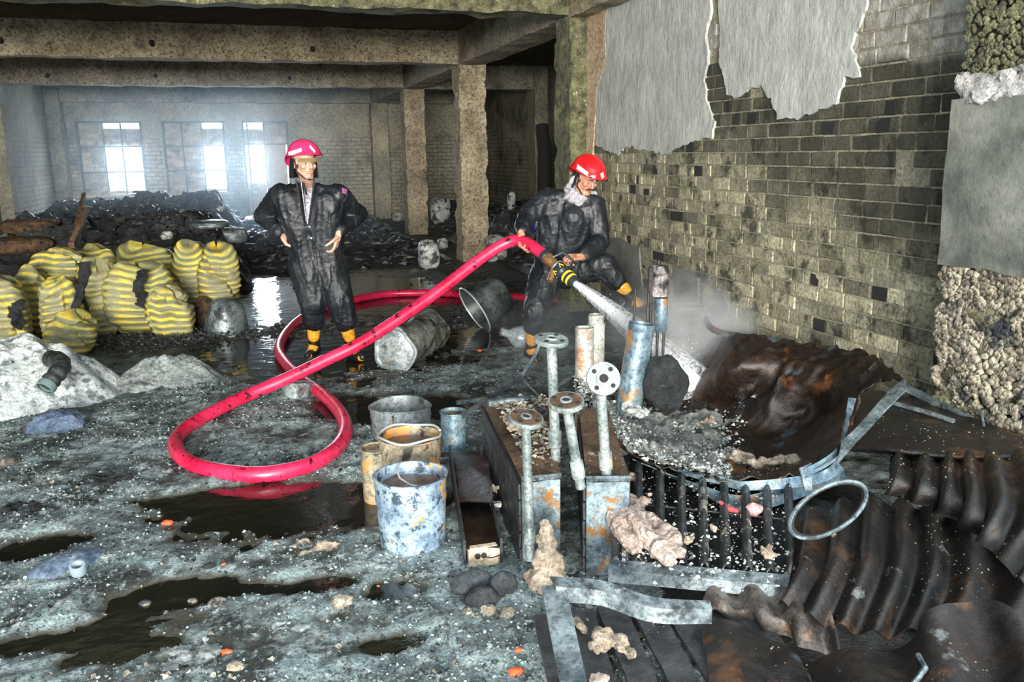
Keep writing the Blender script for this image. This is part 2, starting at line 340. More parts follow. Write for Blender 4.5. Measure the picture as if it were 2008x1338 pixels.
beam('beam_front', (-4.3, D0, ZB), (XC, D0+.32, ZC), m_conc_moss, .06, .05)
b1 = beam('beam_middle', (-4.3, D1, ZB), (XC, D1+.32, ZC), m_conc, .07)
b2 = beam('beam_rear', (-4.3, D2, ZB), (XC, D2+.32, ZC), m_conc, .08)
b3 = beam('beam_back_wall', (-4.3, D3, ZB-.02), (XC, D3+.34, ZC), m_conc_far, .12)
beam('beam_side_rear', (XC+.4, D2, ZB-.02), (XS, D2+.32, ZC), m_conc_far, .1); beam('beam_side_back', (XC+.4, D3, ZB-.02), (XS, D3+.34, ZC), m_conc_far, .15)
beam('beam_lengthwise', (XC, 3.0, ZB-.02), (XC+.4, D3+.3, ZC), m_conc, .09)
for bmm, yy, xs, zz in ((b1, D1, (-4.2, -2.9, -1.1, 1.0), 3.13), (b2, D2, (-3.3, -1.5, .9), 3.13)):
    for x_ in xs:
        h = MB().tube([(x_, yy-.045, zz+R.uniform(-.04, .04)), (x_, yy+.03, zz)], .035, 10); build('bolt_hole', h, m_soot_shade, bmm)
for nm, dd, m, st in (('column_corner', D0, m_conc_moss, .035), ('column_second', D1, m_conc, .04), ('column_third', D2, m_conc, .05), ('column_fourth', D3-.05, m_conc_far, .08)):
    struct(nm, rough_box(MB(), (XC, dd, -.05), (XC+.42, dd+.45, ZC), st, .03, 6, int(dd), 9, .04), m, True)
# near column, rough at top, rendered in the middle, bare aggregate below
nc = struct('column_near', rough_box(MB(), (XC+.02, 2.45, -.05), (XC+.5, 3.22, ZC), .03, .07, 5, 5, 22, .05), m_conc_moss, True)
build('render_coat', rough_box(MB(), (XC-.035, 2.43, 1.12), (XC+.5, 3.245, 1.86), .03, .022, 4, 15), m_render, nc)
build('lime_band', rough_box(MB(), (XC-.03, 2.44, 1.84), (XC+.3, 3.24, 1.97), .015, .05, 14, 25), m_white_band, nc)
mb = MB()
for k in range(2600):      # knobs of aggregate on the lower part of the column
    y_ = R.uniform(2.44, 3.24); z_ = R.uniform(.05, 1.16); x_ = XC+.012+.03*vn(y_*5, z_*5, 3, 4)
    if R.random() < .18: x_ = R.uniform(XC, XC+.3); y_ = 3.23
    mb.ball((x_, y_, z_), (R.uniform(.010, .024), R.uniform(.012, .03), R.uniform(.012, .03)), 5, 4)
build('exposed_aggregate', mb, m_pebble, nc, kind='stuff', smooth=60)
mb = MB()
for k in range(1500):
    y_ = R.uniform(2.44, 3.24); z_ = R.uniform(1.95, 2.8); mb.ball((XC+.0, y_, z_), (.014, R.uniform(.008, .022), R.uniform(.008, .022)), 5, 4)
build('rough_grains', mb, m_conc_moss, nc, kind='stuff', smooth=60)

# ================================================================ right wall in brick and plaster
wr = struct('wall_right', MB().box((XW+.0065, 3.23, -.05), (XW+.3, D0+.2, ZC)), m_mortar)
def outline(px, jag=.022, sub=.022, x=XW):
    pts = [X(a, b, x)[1:] for a, b in px]; out = []
    for i in range(len(pts)):
        a, b = np.array(pts[i]), np.array(pts[(i+1) % len(pts)]); n = max(1, int(np.linalg.norm(b-a)/sub))
        for k in range(n): p = a+(b-a)*k/n; out.append((p[0]+jag*vn(p[0]*25, p[1]*25, i*3.3, 1), p[1]+jag*vn(p[0]*25, p[1]*25, i*3.3+9, 2)))
    return out
def plate(poly, x0, x1):
    n = len(poly); v = [(x0, a, b) for a, b in poly]+[(x1, a, b) for a, b in poly]
    ar = sum(poly[i][0]*poly[(i+1) % n][1]-poly[(i+1) % n][0]*poly[i][1] for i in range(n))
    f = [tuple(range(n)), tuple(range(2*n-1, n-1, -1))]+[(i, i+n, (i+1) % n+n, (i+1) % n) for i in range(n)]
    if ar > 0: f = [q[::-1] for q in f]
    return MB().add(v, f)
PL1 = [(1192, -40), (1187, 60), (1190, 120), (1172, 170), (1170, 285), (1195, 297), (1215, 302), (1235, 288), (1250, 290), (1280, 297), (1310, 303), (1325, 292), (1360, 278), (1400, 268), (1405, 240), (1390, 200), (1385, 160), (1392, 120), (1388, 70), (1397, 20), (1393, -40)]
PL2 = [(1408, -60), (1415, 60), (1413, 110), (1420, 150), (1428, 185), (1445, 192), (1475, 175), (1500, 168), (1515, 195), (1528, 232), (1560, 230), (1590, 225), (1640, 205), (1658, 155), (1690, 146), (1672, 90), (1700, 20), (1720, -80)]
build('plaster_sheet', plate(outline(PL1), XW-.017, XW+.012), m_plaster, wr)
build('plaster_sheet', plate(outline(PL2), XW-.016, XW+.012), m_plaster, wr)
build('tan_plaster_strip', plate(outline([(1152, -30), (1196, -30), (1190, 60), (1192, 120), (1174, 172), (1170, 240), (1163, 320), (1154, 420), (1146, 420)], .008), XW-.02, XW+.01), m_tan, wr)
for q in ([(1192, 470), (1215, 466), (1238, 480), (1256, 492), (1262, 560), (1240, 620), (1190, 640)], [(1322, 520), (1345, 528), (1372, 545), (1372, 640), (1330, 640)], [(1404, 560), (1420, 575), (1432, 600), (1424, 640), (1402, 640)]):
    build('render_patch', plate(outline(q, .01), XW-.018, XW+.01), m_render, wr)
# bricks: eight chipped shapes shared among all
def brick_verts(seed):
    r = np.random.default_rng(seed); L_, H_, T_ = .234, .082, .045; b = .006
    mb = MB().bbox((-T_, -L_/2, -H_/2), (.0, L_/2, H_/2), b); v = mb.verts(); v = v+r.uniform(-.002, .002, v.shape)
    if seed % 3 == 0: k = v[:, 1] > L_/2-.02; v[k, 0] += r.uniform(0, .004)
    return v, mb.f
bm_mesh = []
for k in range(8):
    v, f = brick_verts(k); me = bpy.data.meshes.new('brick'); me.from_pydata(v.tolist(), [], f); me.materials.append(m_brick); bm_mesh.append((me, v, f))
from mathutils import geometry
def inside(poly, p):
    c = False; n = len(poly); j = n-1
    for i in range(n):
        if (poly[i][1] > p[1]) != (poly[j][1] > p[1]) and p[0] < (poly[j][0]-poly[i][0])*(p[1]-poly[i][1])/(poly[j][1]-poly[i][1])+poly[i][0]: c = not c
        j = i
    return c
Q1 = [tuple(X(a, b, XW)[1:]) for a, b in PL1]; Q2 = [tuple(X(a, b, XW)[1:]) for a, b in PL2]
cand = []
for row in range(33):
    z_ = .045+row*.091; y_ = 3.1+(row % 2)*.12+R.uniform(-.02, .02)
    while y_ < D0:
        L_ = .242 if R.random() > .22 else .13
        yc = y_+L_/2
        cov = all(inside(Q1, (yc+a, z_+b)) or inside(Q2, (yc+a, z_+b)) for a in (-.12, .12) for b in (-.04, .04))
        pos = (yc, z_); y_ += L_
        if cov or z_ > 2.75: continue
        hole = R.random() < .05 and z_ < 2.1
        if hole:
            hl_ = L_*R.choice((.3, .45, .85)); yo = R.uniform(-.4, .4)*(L_-hl_); build('brick_hollow_shade', MB().box((XW-.0035, yc+yo-hl_/2, z_-.038), (XW+.0066, yc+yo+hl_/2, z_+.036), jit=.004), m_soot_shade, wr, False)  # dark block paints the shade of a hollow left by a brick
            if hl_ > .8*L_: continue
        cand.append((math.hypot(yc, XW)/1., yc, z_, L_))
cand.sort(); m_hole = m_soot_shade
rest = MB()
for k, (dist, yc, z_, L_) in enumerate(cand):
    me, v, f = bm_mesh[R.randrange(8)]; pr = R.choice((0, 0, .001, .002, -.0015)); sy = L_/.242
    if R.random() < .04: pr = .035
    if k < 300:
        o = bpy.data.objects.new('brick', me); C.objects.link(o); o.parent = wr
        o.location = (XW+.043+pr, yc, z_); o.scale = (1, sy, 1); o.rotation_euler = (R.uniform(-.01, .01), R.uniform(-.008, .008), R.uniform(-.005, .005))
    else: rest.add(v*np.array([1, sy, 1])+np.array([XW+.043+pr, yc, z_]), f)
build('far_brickwork', rest, m_brick_far, wr, False, kind='stuff')
hole_mb = MB()

# ================================================================ far walls and windows
wins = [(D(150, 243, YB), D(280, 380, YB)), (D(320, 243, YB), D(440, 378, YB)), (D(477, 243, YB), D(560, 243, YB))]
wx = [(-3.78, -2.43), (-1.88, -.53), (-.02, 1.0)]; z0, z1 = .80, 2.47; zd = .42
mb = MB(); t0, t1 = YB, YB+.3
xs = [XL-.3, wx[0][0], wx[0][1], wx[1][0], wx[1][1], wx[2][0], wx[2][1], XS+.5]
for i in range(0, 8, 2): mb.box((xs[i], t0, -.1), (xs[i+1], t1, ZC))
for i, (a, b) in enumerate(wx): mb.box((a, t0, z1), (b, t1, ZC)); mb.box((a, t0, -.1), (b, t1, z0 if i < 2 else .1))
struct('wall_back', mb, m_wall_back)
struct('wall_left', MB().box((XL-.3, 1.5, -.1), (XL, YB+.3, ZC)), m_wall_left)
struct('wall_side', MB().box((XS, 5, -.1), (XS+.3, YB+.3, ZC)), m_wall_left)
for nm, lo, hi in (('column_left_back', (XL-.02, D3-.2, -.1), (XL+.28, YB, ZC)), ('column_left_front', (XL-.02, D2-.1, -.1), (XL+.22, D2+.4, ZC)), ('column_side', (XS-.28, D2-.05, -.1), (XS+.05, D2+.42, ZC))):
    struct(nm, rough_box(MB(), lo, hi, .1, .04, 3, 3), m_conc_far, True)
m_infill = mat('pale_infill_brick', (.30, .25, .19), (.50, .43, .34), s=6, c3=(.16, .13, .1), s3=4, bump=.5, bs=30, island=.3)
m_pane = mat('grimy_pane_board', (.25, .30, .30), (.42, .47, .46), s=3, bump=.2)
def infill(name, x0, x1, z0_, z1_, par):
    mb = MB().box((x0, YB+.12, z0_), (x1, YB+.2, z1_)); z = z0_
    row = 0
    while z < z1_-.03:
        x = x0-(.12 if row % 2 else 0)
        while x < x1:
            a, b = max(x, x0), min(x+.235, x1)
            if b-a > .03: mb.box((a, YB+.09, z+.008), (b-.012, YB+.13, min(z+.085, z1_)), jit=.004)
            x += .245
        z += .09; row += 1
    build(name, mb, m_infill, par, False, kind='stuff')
def window(n, a, b, zlo, zhi, fills, bars_v, bars_h, kind='window'):
    w_ = struct('%s_%d' % (kind, n), MB().box((a-.05, YB-.03, zlo-.06), (a, YB+.05, zhi+.05)).box((b, YB-.03, zlo-.06), (b+.05, YB+.05, zhi+.05)).box((a-.05, YB-.03, zhi), (b+.05, YB+.05, zhi+.05)), m_bar)
    build('window_sill', MB().box((a-.08, YB-.07, zlo-.07), (b+.08, YB+.28, zlo)), m_tan, w_)
    for x0, x1, za, zb_ in fills: infill('brick_infill', x0, x1, za, zb_, w_)
    for x_ in bars_v: build('window_bar', MB().box((x_-.018, YB+.01, zlo), (x_+.018, YB+.045, zhi)), m_bar, w_)
    for z_ in bars_h: build('window_bar', MB().box((a, YB+.012, z_-.016), (b, YB+.04, z_+.016)), m_bar, w_)
    return w_
window(1, *wx[0], z0, z1, [(wx[0][0], -3.22, z0, z1), (-3.22, wx[0][1], 1.93, 2.34), (-3.22, wx[0][1], z0, .87)], (-3.25, -2.85), (1.32, 1.92))
window(2, *wx[1], z0, z1, [(wx[1][0], -1.0, z0, z1), (-1.0, wx[1][1], 1.93, 2.34), (-1.0, wx[1][1], z0, .87)], (-1.48, -1.02), (1.32, 1.92))
w3 = window(1, *wx[2], .1, z1, [(.44, wx[2][1], 1.95, z1), (-.02, .44, 1.95, 2.32), (-.02, .44, .1, 1.0)], (.06, .46), (1.95,), kind='door')
build('door_leaf', MB().bbox((.47, YB+.06, .1), (.97, YB+.10, 1.94), .01), mat('scorched_pink_door', (.42, .33, .27), (.58, .48, .40), s=5, stretch=(6, 1, 1), bump=.2), w3)
# ================================================================ people
from mathutils.bvhtree import BVHTree
def remesh(mb, vox, it=3, fac=.5):
    me = bpy.data.meshes.new('t'); me.from_pydata(mb.verts().tolist(), [], mb.f); o = bpy.data.objects.new('t', me); C.objects.link(o)
    m = o.modifiers.new('r', 'REMESH'); m.mode = 'VOXEL'; m.voxel_size = vox; m.adaptivity = 0
    s = o.modifiers.new('s', 'SMOOTH'); s.iterations = it; s.factor = fac
    e = o.evaluated_get(bpy.context.evaluated_depsgraph_get()).to_mesh()
    v = np.empty(len(e.vertices)*3); e.vertices.foreach_get('co', v); v = v.reshape(-1, 3)
    nn = np.empty(len(e.vertices)*3); e.vertices.foreach_get('normal', nn); nn = nn.reshape(-1, 3)
    f = [tuple(p.vertices) for p in e.polygons]
    bpy.data.objects.remove(o); bpy.data.meshes.remove(me); return v, f, nn
def pj(px, py, y): return Vector(D(px, py, y))
def bvh_of(v, f): return BVHTree.FromPolygons([tuple(q) for q in v], f)
def decal(bv, quad, nu=8, nv=8, off=.004, th=.004, bow=0.):   # a piece of cloth or tape laid on a surface; quad = four pixel corners
    P = np.zeros((nu, nv, 3)); last = None
    for i in range(nu):
        for j in range(nv):
            a, b = i/(nu-1), j/(nv-1); q = [(1-a)*(1-b)*quad[0][k]+a*(1-b)*quad[1][k]+a*b*quad[2][k]+(1-a)*b*quad[3][k] for k in (0, 1)]
            q[1] += bow*math.sin(math.pi*a)
            d = Vector(ray(*q)).normalized(); h = bv.ray_cast(Vector(CO), d)
            if h[0] is None: h = (last if last else (Vector(CO)+d*6.5), -d)
            last = h[0]; nrm = h[1] if h[1].dot(d) < 0 else -h[1]
            P[i, j] = h[0]+nrm*off
    return MB().surf(P, th)
SKIN = [mat('warm_skin', (.50, .27, .19), (.66, .40, .29), s=14, rough=(.45, .6), bump=.15, bs=80, bdist=.003), mat('ruddy_skin', (.42, .17, .10), (.62, .30, .20), s=14, rough=(.4, .55), bump=.15, bs=80, bdist=.003)]
m_suit = mat('black_navy_coverall', (.003, .005, .008), (.009, .013, .018), s=5, rough=(.42, .7), bump=.3, bs=90, bdist=.004, spec=.6)
m_red = mat('scarlet_helmet_shell', (.60, .006, .01), (.78, .015, .02), s=6, rough=(.22, .35), bump=0)
m_pink = mat('crimson_helmet_shell', (.60, .02, .10), (.78, .045, .17), s=6, rough=(.25, .4), bump=0)
m_white = flat('white_reflective_tape', (.85, .85, .82), .4); m_black = flat('black_rubber', (.012, .013, .014), .4); m_eye = flat('eye_white', (.26, .23, .20), .45); m_iris = flat('dark_iris', (.02, .012, .008), .2)
m_hair = flat('black_hair', (.012, .010, .009), .7); m_visor = flat('amber_visor', (.30, .23, .10), .12, trans=.3, alpha=.75); m_lip = flat('lips', (.38, .12, .10), .5)
m_grey_scarf = mat('grey_cotton_scarf', (.22, .21, .23), (.48, .46, .50), s=20, rough=(.85, .95), bump=.5, bs=70)
m_shirt = mat('speckled_grey_shirt', (.25, .24, .30), (.62, .60, .66), s=70, rough=(.85, .95), bump=.3, bs=90, t=(.45, .55))
m_orange = mat('orange_boot_rubber', (.80, .33, .02), (.95, .47, .06), s=10, c3=(.25, .13, .03), s3=14, t3=(.6, .7), rough=(.3, .5), bump=.15)

def head_mb(mb, M):
    def c(a, ra, b, rb): mb.caps(M@Vector(a), ra, M@Vector(b), rb, 12)
    def b(p, r): mb.ball(M@Vector(p), r, 18, 12, M)
    b((0, -.012, .03), (.076, .094, .088)); b((0, .018, -.03), (.061, .066, .084))
    for s in (-1, 1):
        c((s*.05, 0, -.055), .022, (s*.016, .055, -.098), .021); b((s*.041, .056, -.022), .023); b((s*.079, -.004, -.008), (.011, .021, .033))
        b((s*.011, .096, -.034), .0085); c((s*.012, .083, .019), .010, (s*.046, .066, .021), .010)
    c((0, .078, .016), .009, (0, .101, -.028), .0125); c((-.02, .080, -.056), .006, (.02, .080, -.056), .006); c((-.016, .079, -.066), .0075, (.016, .079, -.066), .0075)
    b((0, .062, -.094), (.022, .020, .02)); c((-.02, .07, -.045), .01, (.02, .07, -.045), .01)
def hand_mb(mb, Wp, d, n, side, curl=.5, k=1., spread=.0, thumb_in=.3):
    Wp, d, n = Vector(Wp), Vector(d).normalized(), Vector(n); n = (n-d*n.dot(d)).normalized(); s = d.cross(n)*side
    mb.caps(Wp-d*.02*k, .026*k, Wp+d*.03*k, .024*k)
    for i, (o, L, l) in enumerate(((.031, .088, .074), (.010, .092, .082), (-.011, .088, .075), (-.031, .080, .059))):
        kn = Wp+d*L*k+s*o*k; mb.caps(Wp+d*.012*k+s*o*.55*k, .0155*k, kn, .0115*k, 10)
        a = curl*(.55+.08*i); p = kn; r = .0095*k
        for q, (fr, da) in enumerate(((.46, 0), (.30, .9), (.24, .65))):
            a += da*curl; dd = (d*math.cos(a)+n*math.sin(a)+s*spread*(1.5-i)*.3).normalized(); e = p+dd*l*fr*k; mb.caps(p, r, e, r*.9, 10); p = e; r *= .92
    b0 = Wp+d*.02*k+s*.026*k; dd = (d*.62+s*.72+n*thumb_in).normalized(); p1 = b0+dd*.042*k; mb.caps(b0, .0155*k, p1, .012*k, 10)
    dd = (d*.8+s*(.45-.3*curl)+n*(thumb_in+.5*curl)).normalized(); p2 = p1+dd*.033*k; mb.caps(p1, .0112*k, p2, .0105*k, 10)
    dd = (dd+n*.5*curl+d*.2).normalized(); mb.caps(p2, .0105*k, p2+dd*.026*k, .009*k, 10)
def helmet(par, M, m_shell, marks):
    nu, nv = 49, 15; P = np.zeros((nu, nv, 3))
    for i in range(nu):
        th = 2*math.pi*i/(nu-1); fr = math.cos(th)           # 1 in front, -1 behind
        rim = 1.50+.42*max(0, -fr)**1.5*1.0-.10*max(0, fr)
        for j in range(nv):
            ph = .03+(rim-.03)*j/(nv-1); k = 1+.035*math.exp(-(math.sin(th)/.22)**2)*math.sin(min(ph, 1.57))
            fl = .014*max(0, (j-nv+4)/3.)**2
            x, y, z = .118*math.sin(ph)*math.sin(th), .142*math.sin(ph)*math.cos(th)*k, .128*math.cos(ph)*(1 if ph < 1.57 else 1.9)
            q = Vector((x+fl*math.sin(th), y-.004+fl*math.cos(th)*1.6, z+.045)); P[i, j] = M@q
    sh = MB().surf(P, .005); build('helmet_shell', sh, m_shell, par); bv = BVHTree.FromPolygons([tuple(q) for q in sh.verts()], sh.f)
    # neck flap behind the ears
    P = np.zeros((21, 8, 3))
    for i in range(21):
        th = math.radians(84+192*i/20)
        for j in range(8): r_ = 1+.10*(j/7)+.05*math.sin(i*1.9); P[i, j] = M@Vector((.094*r_*math.sin(th), .105*r_*math.cos(th), .035-.145*j/7))
    build('neck_flap', MB().surf(P, .006), m_black, par)
    st = MB().tube([M@Vector(q) for q in ((-.088, .01, .03), (-.076, .02, -.06), (-.035, .055, -.108), (0, .066, -.118), (.035, .055, -.108), (.076, .02, -.06), (.088, .01, .03))], .006, 8)
    build('chin_strap', st, m_black, par)
    for q in marks: build('helmet_stripe', decal(bv, q[:4], 10, 5, .003, .003, q[4] if len(q) > 4 else 0), m_white, par)
    return bv
def face_bits(par, M, moustache, brow=.012):
    for s in (-1, 1):
        e = build('eyeball', MB().ball(M@Vector((s*.030, .0715, -.001)), .0085, 14, 10), m_eye, par)
        build('iris', MB().ball(M@Vector((s*.030+.002, .0785, -.003)), .0048, 10, 7), m_iris, e)
        build('eyebrow', MB().tube([M@Vector(q) for q in ((s*.012, .094, .022), (s*.03, .091, .028), (s*.05, .075, .022))], [.003, .0042, .002], 7), m_hair, par)
    build('lips', MB().tube([M@Vector(q) for q in ((-.022, .080, -.060), (-.008, .088, -.058), (0, .087, -.060), (.008, .088, -.058), (.022, .080, -.060))], [.002, .0045, .004, .0045, .002], 8), m_lip, par)
    for s in (-1, 1): build('sideburn', MB().caps(M@Vector((s*.070, -.02, .0)), .02, M@Vector((s*.066, .01, -.02)), .012), m_hair, par)
    if moustache: build('moustache', MB().tube([M@Vector(q) for q in ((-.034, .078, -.058), (-.018, .092, -.047), (0, .096, -.043), (.018, .092, -.047), (.034, .078, -.058))], [.003, .0085, .007, .0085, .003], 8), m_hair, par)
def cloth(v, nn, amp=.010, sc=7., seed=0, stretch=(1, 1, .45)):
    a = fbm(v[:, 0]*sc*stretch[0], v[:, 1]*sc*stretch[1], v[:, 2]*sc*stretch[2], 3, seed); b = fbm(v[:, 0]*sc*2.1, v[:, 1]*sc*2.1, v[:, 2]*sc*2.6, 3, seed+9)
    ridge = np.clip(1-np.abs(a)*3.2, 0, 1)**1.5*1.0+np.clip(1-np.abs(b)*3.5, 0, 1)**2*.35
    return v+nn*((ridge-.35)*amp)[:, None]
def boot(par, knee, ankle, toe_dir, foot_z, seed, band=True):
    ankle = Vector(ankle); knee = Vector(knee); t = Vector(toe_dir).normalized(); up = (knee-ankle).normalized(); hl = ankle-t*.045; hl.z = foot_z+.045
    b0 = ankle-up*.0; mb = MB().caps(knee, .056, ankle, .044).caps(ankle, .045, hl, .040).caps(hl, .040, hl+t*.17, .038).caps(hl+t*.16, .036, hl+t*.205, .030)
    v, f, nn = remesh(mb, .009, 3); v[:, 2] = np.maximum(v[:, 2], foot_z+.004); b = build('boot', (v, f), m_black, par)
    mb = MB().caps(hl+t*.10+Vector((0, 0, .012)), .036, hl+t*.19-Vector((0, 0, .004)), .034); v, f, nn = remesh(mb, .008, 2); v[:, 2] = np.maximum(v[:, 2], foot_z+.012); build('toe_cap', (v, f), m_orange, b)
    mb = MB().caps(ankle+up*.10+t*.006, .051, knee-up*.025+t*.004, .057).caps(ankle+t*.012-up*.01, .045, ankle+t*.05-Vector((0, 0, .03)), .04)
    v, f, nn = remesh(mb, .008, 2); build('orange_panel', (v, f), m_orange, b)
    if band: build('yellow_top_band', MB().tube([knee+up*.02, knee+up*.04], .067, 20), m_orange, b)
    return b

def person1():
    base = Vector(G(655, 706)); p = thing('person', 'firefighter standing hands on hips in crimson helmet and black coverall', 'person', base)
    hc = pj(597, 320, 6.66); M = frame(hc, (.03, -.10, 1), (.88, .47, 0)); # x = side
    # forward is the local y axis: z cross x
    M = frame(hc, (.02, -.02, 1), (-.90, -.43, 0)); 
    shR, shL = pj(552, 383, 6.85), pj(662, 383, 6.80); elR, elL = pj(517, 424, 7.05), pj(702, 420, 7.0); wrR, wrL = pj(549, 458, 6.83), pj(664, 456, 6.76)
    hipR, hipL = pj(600, 520, 6.92), pj(645, 520, 6.90); knR, knL = pj(614, 590, 6.90), pj(666, 588, 6.84); fR, fL = Vector(G(618, 700)), Vector(G(694, 706))
    anR, anL = fR+Vector((0, .02, .10)), fL+Vector((-.01, .03, .10)); neck = pj(603, 366, 6.80); chest = pj(607, 415, 6.86); pelv = pj(622, 505, 6.92)
    mb = MB(); head_mb(mb, M); mb.caps(neck, .056, hc+Vector((0, .02, -.06)), .054); mb.caps(neck, .055, chest, .09); mb.caps(chest, .09, pelv, .09)
    for a, b_, c_, n_, sd, fd in ((shR, elR, wrR, (0.6, -.1, -.1), 1, (.55, .5, -.45)), (shL, elL, wrL, (-.8, .3, -.2), -1, (-.25, .0, -1))):
        mb.caps(chest+Vector((0, 0, .12)), .06, a, .06).caps(a, .055, b_, .043).caps(b_, .043, c_, .028); hand_mb(mb, c_+Vector(fd).normalized()*.02, fd, n_, sd, .75, 1.08)
    for a, b_, c_ in ((hipR, knR, anR), (hipL, knL, anL)): mb.caps(a, .085, b_, .06).caps(b_, .058, c_, .04).caps(c_, .035, c_-Vector((0, 0, .06)), .03)
    v, f, nn = remesh(mb, .0042, 2); build('body', (v, f), SKIN[0], p)
    face_bits(p, M, False)
    helmet(p, M, m_pink, [((566, 299), (591, 291), (592, 297), (567, 307)), ((608, 285), (618, 297), (617, 300), (606, 289))])
    P = np.zeros((13, 5, 3))
    for i in range(13):
        th = math.radians(-58+116*i/12)
        for j in range(5): P[i, j] = M@Vector((.108*math.sin(th), .140*math.cos(th)-.002*j, .040-.028*j/4))
    build('visor', MB().surf(P, .003), m_visor, p)
    # coverall
    g = MB(); side = (shL-shR).normalized()
    for a, b_ in ((shR+side*.075, hipR+side*.02), (shL-side*.075, hipL-side*.02), ((shR+shL)/2, pelv)):
        g.caps(a+Vector((0, .0, -.06)), .125, a.lerp(b_, .55), .128).caps(a.lerp(b_, .55), .128, b_, .130)
    for a, b_, c_ in ((shR, elR, wrR), (shL, elL, wrL)):
        dr = (c_-b_).normalized(); g.caps(neck+(a-neck)*.3-Vector((0, 0, .01)), .055, a-Vector((0, 0, .005)), .085).caps(a, .088, b_, .072).caps(b_, .072, c_-dr*.03, .052)
    for a, b_, c_, sx in ((hipR, knR, anR, 1), (hipL, knL, anL, -1)): e = b_.lerp(c_, .42); g.caps(a, .135, b_, .108).caps(b_, .108, e, .090).caps(pelv-Vector((0, 0, .02)), .13, a, .12)
    v, f, nn = remesh(g, .0085, 5); v = cloth(v, nn, .014, 7.5, 4, (1, 1, .28)); cv = (v, f); suit = build('coverall', cv, m_suit, p, smooth=60); bv = bvh_of(v, f)
    build('shirt', decal(bv, ((590, 352), (622, 352), (606, 438), (601, 438)), 8, 16, .006, .006), m_shirt, p)
    for q in (((580, 350), (591, 350), (603, 440), (598, 444)), ((617, 350), (631, 350), (612, 444), (605, 442))): build('lapel', decal(bv, q, 4, 18, .010, .012), m_suit, p)
    build('neck_cord', decal(bv, ((594, 358), (598, 358), (604, 384), (600, 382)), 3, 8, .014, .004), m_black, p)
    build('belt_seam', decal(bv, ((571, 489), (653, 489), (653, 493), (571, 493)), 24, 3, .004, .006), m_suit, p)
    for q in ((607, 444), (611, 467)): h = bv.ray_cast(Vector(CO), Vector(ray(*q)).normalized()); build('button', MB().ball(h[0]+h[1]*.004, .008, 10, 6), m_white, p)
    build('badge', decal(bv, ((671, 369), (680, 372), (678, 382), (670, 378)), 4, 4, .004, .003), mat('badge_cloth', (.05, .08, .35), (.5, .05, .08), s=60, t=(.48, .52), bump=0), p)
    for kn_, an_, td, ff in ((knR, anR, (-.42, -.9, 0), fR), (knL, anL, (.42, -.9, 0), fL)): boot(p, kn_.lerp(an_, .52), an_, td, 0.0, 1, False)
    return p
